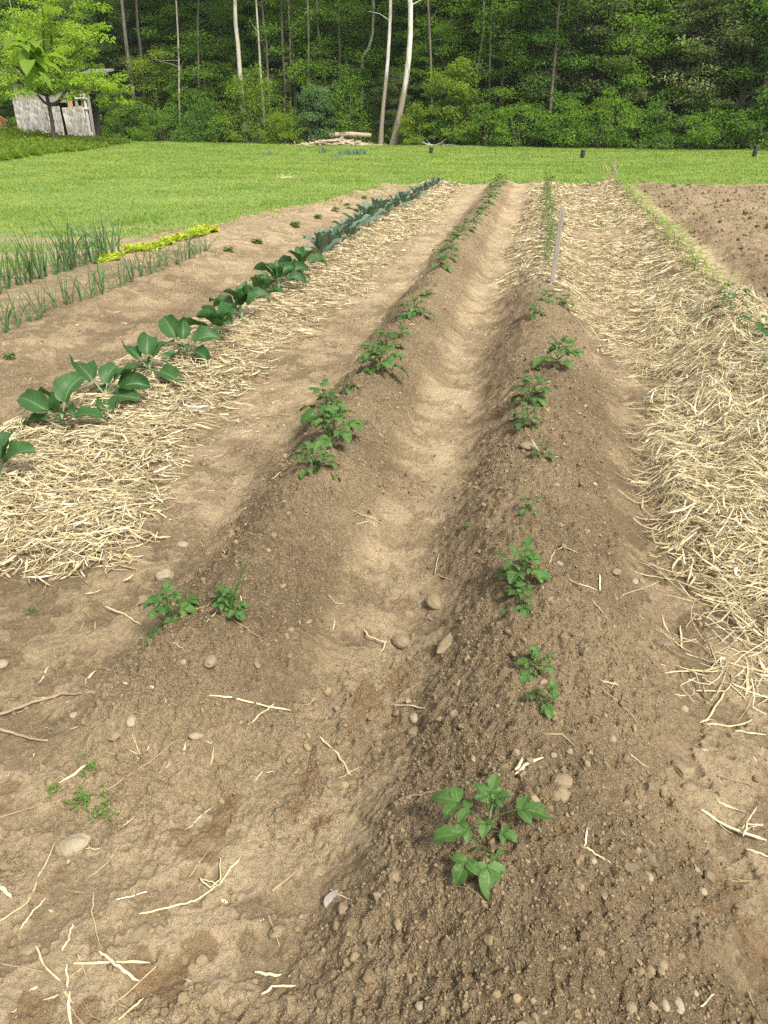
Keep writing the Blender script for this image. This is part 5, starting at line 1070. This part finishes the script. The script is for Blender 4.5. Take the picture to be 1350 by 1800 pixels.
# straws, twigs and blades one can pick out
def piece(pts, wmm, label, name='straw', mat='straw', var=.8, rnd=False, cat='straw', lift=.003):
    wmm = wmm * (1.0 if rnd else 1.2); var = var if rnd or var < .7 else .55 + .4 * ((pts[0][0] * 7 + pts[0][1] * 3) % 10) / 10
    g = np.array([G(u, v) for u, v in pts]); P = [g[0]]
    for a, b in zip(g[:-1], g[1:]):
        for t in np.linspace(0, 1, 6)[1:]: P.append(a + (b - a) * t)
    P = np.array(P); c = P.mean(0); zs = np.array([max(hz(q[0], q[1]), 0) for q in P]); zz = np.convolve(np.pad(zs, 2, 'edge'), np.ones(5) / 5, 'valid'); P[:, 2] = np.maximum(zz, zs * .6 + zz * .4) + lift
    rng = np.random.default_rng(int(pts[0][0] * 7 + pts[0][1])); P[:, :2] += rng.normal(0, .0012, (len(P), 2)); n = len(P)
    if rnd: V, Fc = tube(P - c, wmm / 2000 * np.linspace(1.1, .7, n), 7); V = np.array(V)
    else:
        t = np.gradient(P, axis=0); s = np.stack([-t[:, 1], t[:, 0], 0 * t[:, 0]], -1); s /= np.linalg.norm(s, axis=1)[:, None] + 1e-9; w_ = wmm / 2000 * (1 + .12 * rng.standard_normal(n))[:, None]; w_[0] *= .45; w_[-1] *= .3
        V = np.stack([P - c - s * w_, P - c + [0, 0, wmm / 4500], P - c + s * w_, P - c - [0, 0, wmm / 4000]], 1).reshape(-1, 3); i = np.arange(n - 1)[:, None] * 4; F4 = np.concatenate([np.stack([i[:, 0] + a, i[:, 0] + (a + 1) % 4, i[:, 0] + 4 + (a + 1) % 4, i[:, 0] + 4 + a], -1) for a in range(4)]); Fc = [F4, ]
    mb = MB(); mb.add(V, [f for f in Fc if len(f)], var=var); tag(obj(name, mb.mesh(name, M[mat]), None, c), label, cat)
piece([(368, 1226), (440, 1236), (512, 1250)], 8, 'broad flat straw lying across the path just below the left mound')
piece([(436, 1284), (458, 1262), (482, 1240)], 5, 'thin straw crossing under the broad flat straw on the path')
piece([(563, 1300), (595, 1330), (618, 1370)], 7, 'pale tapered straw pointing down the near path')
piece([(905, 1363), (918, 1340)], 7, 'short arm of straw standing left of the wide one above the nearest potato plant', lift=.012)
piece([(905, 1364), (925, 1348), (955, 1334)], 8, 'wide pale straw above the nearest potato plant')
piece([(245, 1607), (300, 1597), (345, 1588), (385, 1560), (424, 1510)], 5, 'long curved straw at lower left with a knotted straw on it')
piece([(388, 1515), (390, 1552), (372, 1570), (352, 1553), (372, 1558), (388, 1568)], 4, 'knotted bent straw lying on the long curved straw', lift=.012)
piece([(130, 1698), (190, 1697), (265, 1694)], 6, 'straight pale straw at lower left, upper arm of the crossed pair')
piece([(178, 1680), (205, 1706), (246, 1730)], 7, 'broad pale straw crossing under the straight straw at lower left', lift=.012)
piece([(118, 1700), (119, 1740)], 5, 'stub of straw at the left end of the crossed pair')
piece([(640, 1106), (648, 1120), (680, 1132)], 5, 'bent straw left of the nearer round stone')
piece([(680, 1128), (668, 1156)], 4, 'short straw hanging from the bent straw by the nearer round stone')
piece([(612, 900), (642, 910), (672, 924)], 5, 'straw lying across the path higher up, the upper of two')
piece([(628, 930), (652, 922), (662, 930)], 5, 'bent straw just below the upper one on the path', 'straw')
piece([(690, 1243), (748, 1244)], 5, 'short straight straw beside the two small stones')
piece([(1238, 1272), (1262, 1236), (1283, 1206)], 6, 'left arm of the V of straw at the right edge')
piece([(1283, 1206), (1312, 1236)], 5, 'short upper arm of the V of straw at the right edge')
piece([(1236, 1273), (1280, 1280), (1322, 1270)], 7, 'flat straw at the foot of the V of straw at the right edge')
piece([(1290, 1288), (1345, 1293)], 7, 'wide straw right below the V of straw')
piece([(1232, 1428), (1285, 1455), (1348, 1475)], 8, 'thick straw slanting to the right edge above the damp patch')
piece([(1305, 1476), (1312, 1452), (1340, 1455)], 5, 'bent straw lying on the thick slanting straw at the right edge', lift=.014)
piece([(1303, 1460), (1330, 1420)], 4, 'thin straw sticking up from the thick slanting one at the right edge', lift=.012)
piece([(1312, 1494), (1350, 1508)], 8, 'wide straw end at the right edge below the thick slanting one')
piece([(1028, 1492), (1050, 1507), (1072, 1525)], 5, 'straw on the right flank of the near ridge by a small pale stone')
piece([(1030, 1466), (1028, 1490)], 4, 'short straw meeting the one on the right flank of the near ridge')
piece([(1055, 1195), (1086, 1211)], 7, 'short wide straw on the right slope below the small dark slate stone')
piece([(1050, 1210), (1085, 1240), (1138, 1290)], 3, 'long thin fibre running down the right slope', var=.35)
piece([(185, 1067), (220, 1082), (250, 1104)], 6, 'straight straw ending at the nearest potato plant of the left ridge')
piece([(175, 962), (188, 985)], 7, 'short wide straw at the tip of the left mulch')
piece([(0, 1285), (40, 1297), (84, 1302)], 9, 'short brown stick at the left edge, below the long one', 'stick', 'stick', .5, True, 'stick')
piece([(0, 1260), (60, 1240), (110, 1225), (166, 1216)], 10, 'long brown stick reaching in from the left edge', 'stick', 'stick', .5, True, 'stick')
piece([(190, 1390), (260, 1345), (315, 1298)], 5, 'thin brown stick lying down the rubble at left', 'stick', 'stick', .5, True, 'stick')
piece([(478, 1572), (520, 1536)], 8, 'short brown stick on the flank left of the nearest potato plant', 'stick', 'stick', .5, True, 'stick')
piece([(0, 1440), (50, 1425), (100, 1415)], 4, 'thin curved brown twig at the left edge', 'stick', 'stick', .5, True, 'stick')
piece([(690, 1425), (722, 1404), (768, 1394)], 7, 'dry olive grass blade left of the nearest potato plant', 'grass_blade', 'straw', .15, False, 'grass')
piece([(380, 1075), (420, 1105), (460, 1135)], 4, 'thin dry stem leaning from the second potato plant of the left ridge', 'dry_stalk', 'straw', .12, True, 'stalk')
piece([(35, 1640), (55, 1610), (80, 1582)], 5, 'curved straw at lower left beside the frayed bundle')
piece([(0, 1627), (50, 1590), (98, 1485)], 5, 'long frayed straw running up to the pale oblong stone', var=.5)
piece([(165, 1572), (163, 1610), (176, 1668)], 4, 'golden bent straw above the crossed pair at lower left', var=.4)
piece([(111, 1675), (122, 1655), (129, 1630)], 6, 'split straw left of the golden bent straw')
piece([(210, 1797), (235, 1770), (253, 1756)], 5, 'straw at the bottom edge, left')
piece([(450, 1712), (495, 1717)], 7, 'short white straw near the bottom, left of centre')
piece([(460, 1752), (480, 1736), (520, 1734)], 5, 'bent straw below the short white one near the bottom')
piece([(580, 1566), (618, 1586)], 4, 'thin straw touching the dry grey leaf')
piece([(0, 1568), (24, 1584)], 9, 'wide straw end cut by the left edge')
piece([(64, 1665), (78, 1700), (108, 1728)], 5, 'straw with a kink left of the crossed pair')
piece([(584, 1104), (589, 1088)], 5, 'tiny straw upright on the path above the bent one')
piece([(866, 722), (885, 706), (905, 690)], 5, 'pale straw on the left flank of the right ridge beside the spreading plant')
piece([(934, 782), (946, 804)], 6, 'short white straw standing at the flat little potato plant', lift=.02)
piece([(962, 1000), (972, 975), (988, 967), (1014, 984)], 5, 'arched dry straw on the right ridge above the tan chip', var=.4)
piece([(1000, 1022), (1018, 1038), (1048, 1044)], 5, 'pale straw at the foot of the right ridge by the dense dark potato plant')
piece([(1052, 1018), (1054, 1042)], 6, 'short upright straw right of the pale one at the ridge foot')
piece([(1115, 1005), (1150, 1012), (1182, 1022)], 7, 'straight white straw at the near edge of the thick pile')
piece([(1090, 1050), (1120, 1040), (1160, 1024)], 4, 'thin long straw reaching left from the thick pile')
piece([(1070, 1095), (1040, 1060)], 3, 'thin straw on the slope below the thick pile', var=.5)
piece([(1195, 1100), (1198, 1140)], 7, 'broad straw standing behind the dark slate stone')
piece([(1170, 1185), (1220, 1180), (1276, 1184)], 6, 'long pale straw lying right of the dark slate stone')
piece([(770, 980), (764, 1012), (800, 1022)], 4, 'hooked straw on the path edge above the farther round stone')


# ------------------------------------------------------------------ thin haze over the woods, added to lift their near-black gaps
m = bpy.data.materials.new('haze'); m.use_nodes = True; n = m.node_tree; n.nodes.clear(); o = n.nodes.new('ShaderNodeOutputMaterial')
vol = n.nodes.new('ShaderNodeVolumePrincipled'); vol.inputs['Color'].default_value = (.95, .97, .95, 1); vol.inputs['Density'].default_value = 0.0004; vol.inputs['Anisotropy'].default_value = 0.2
n.links.new(vol.outputs[0], o.inputs['Volume'])
V, Fc = box(0, 35, 27, 420, 240, 62); hz_o = obj('haze', mesh('haze', V, Fc, m, smooth=False)); tag(hz_o, 'thin pale haze in the air', 'haze', kind='stuff')
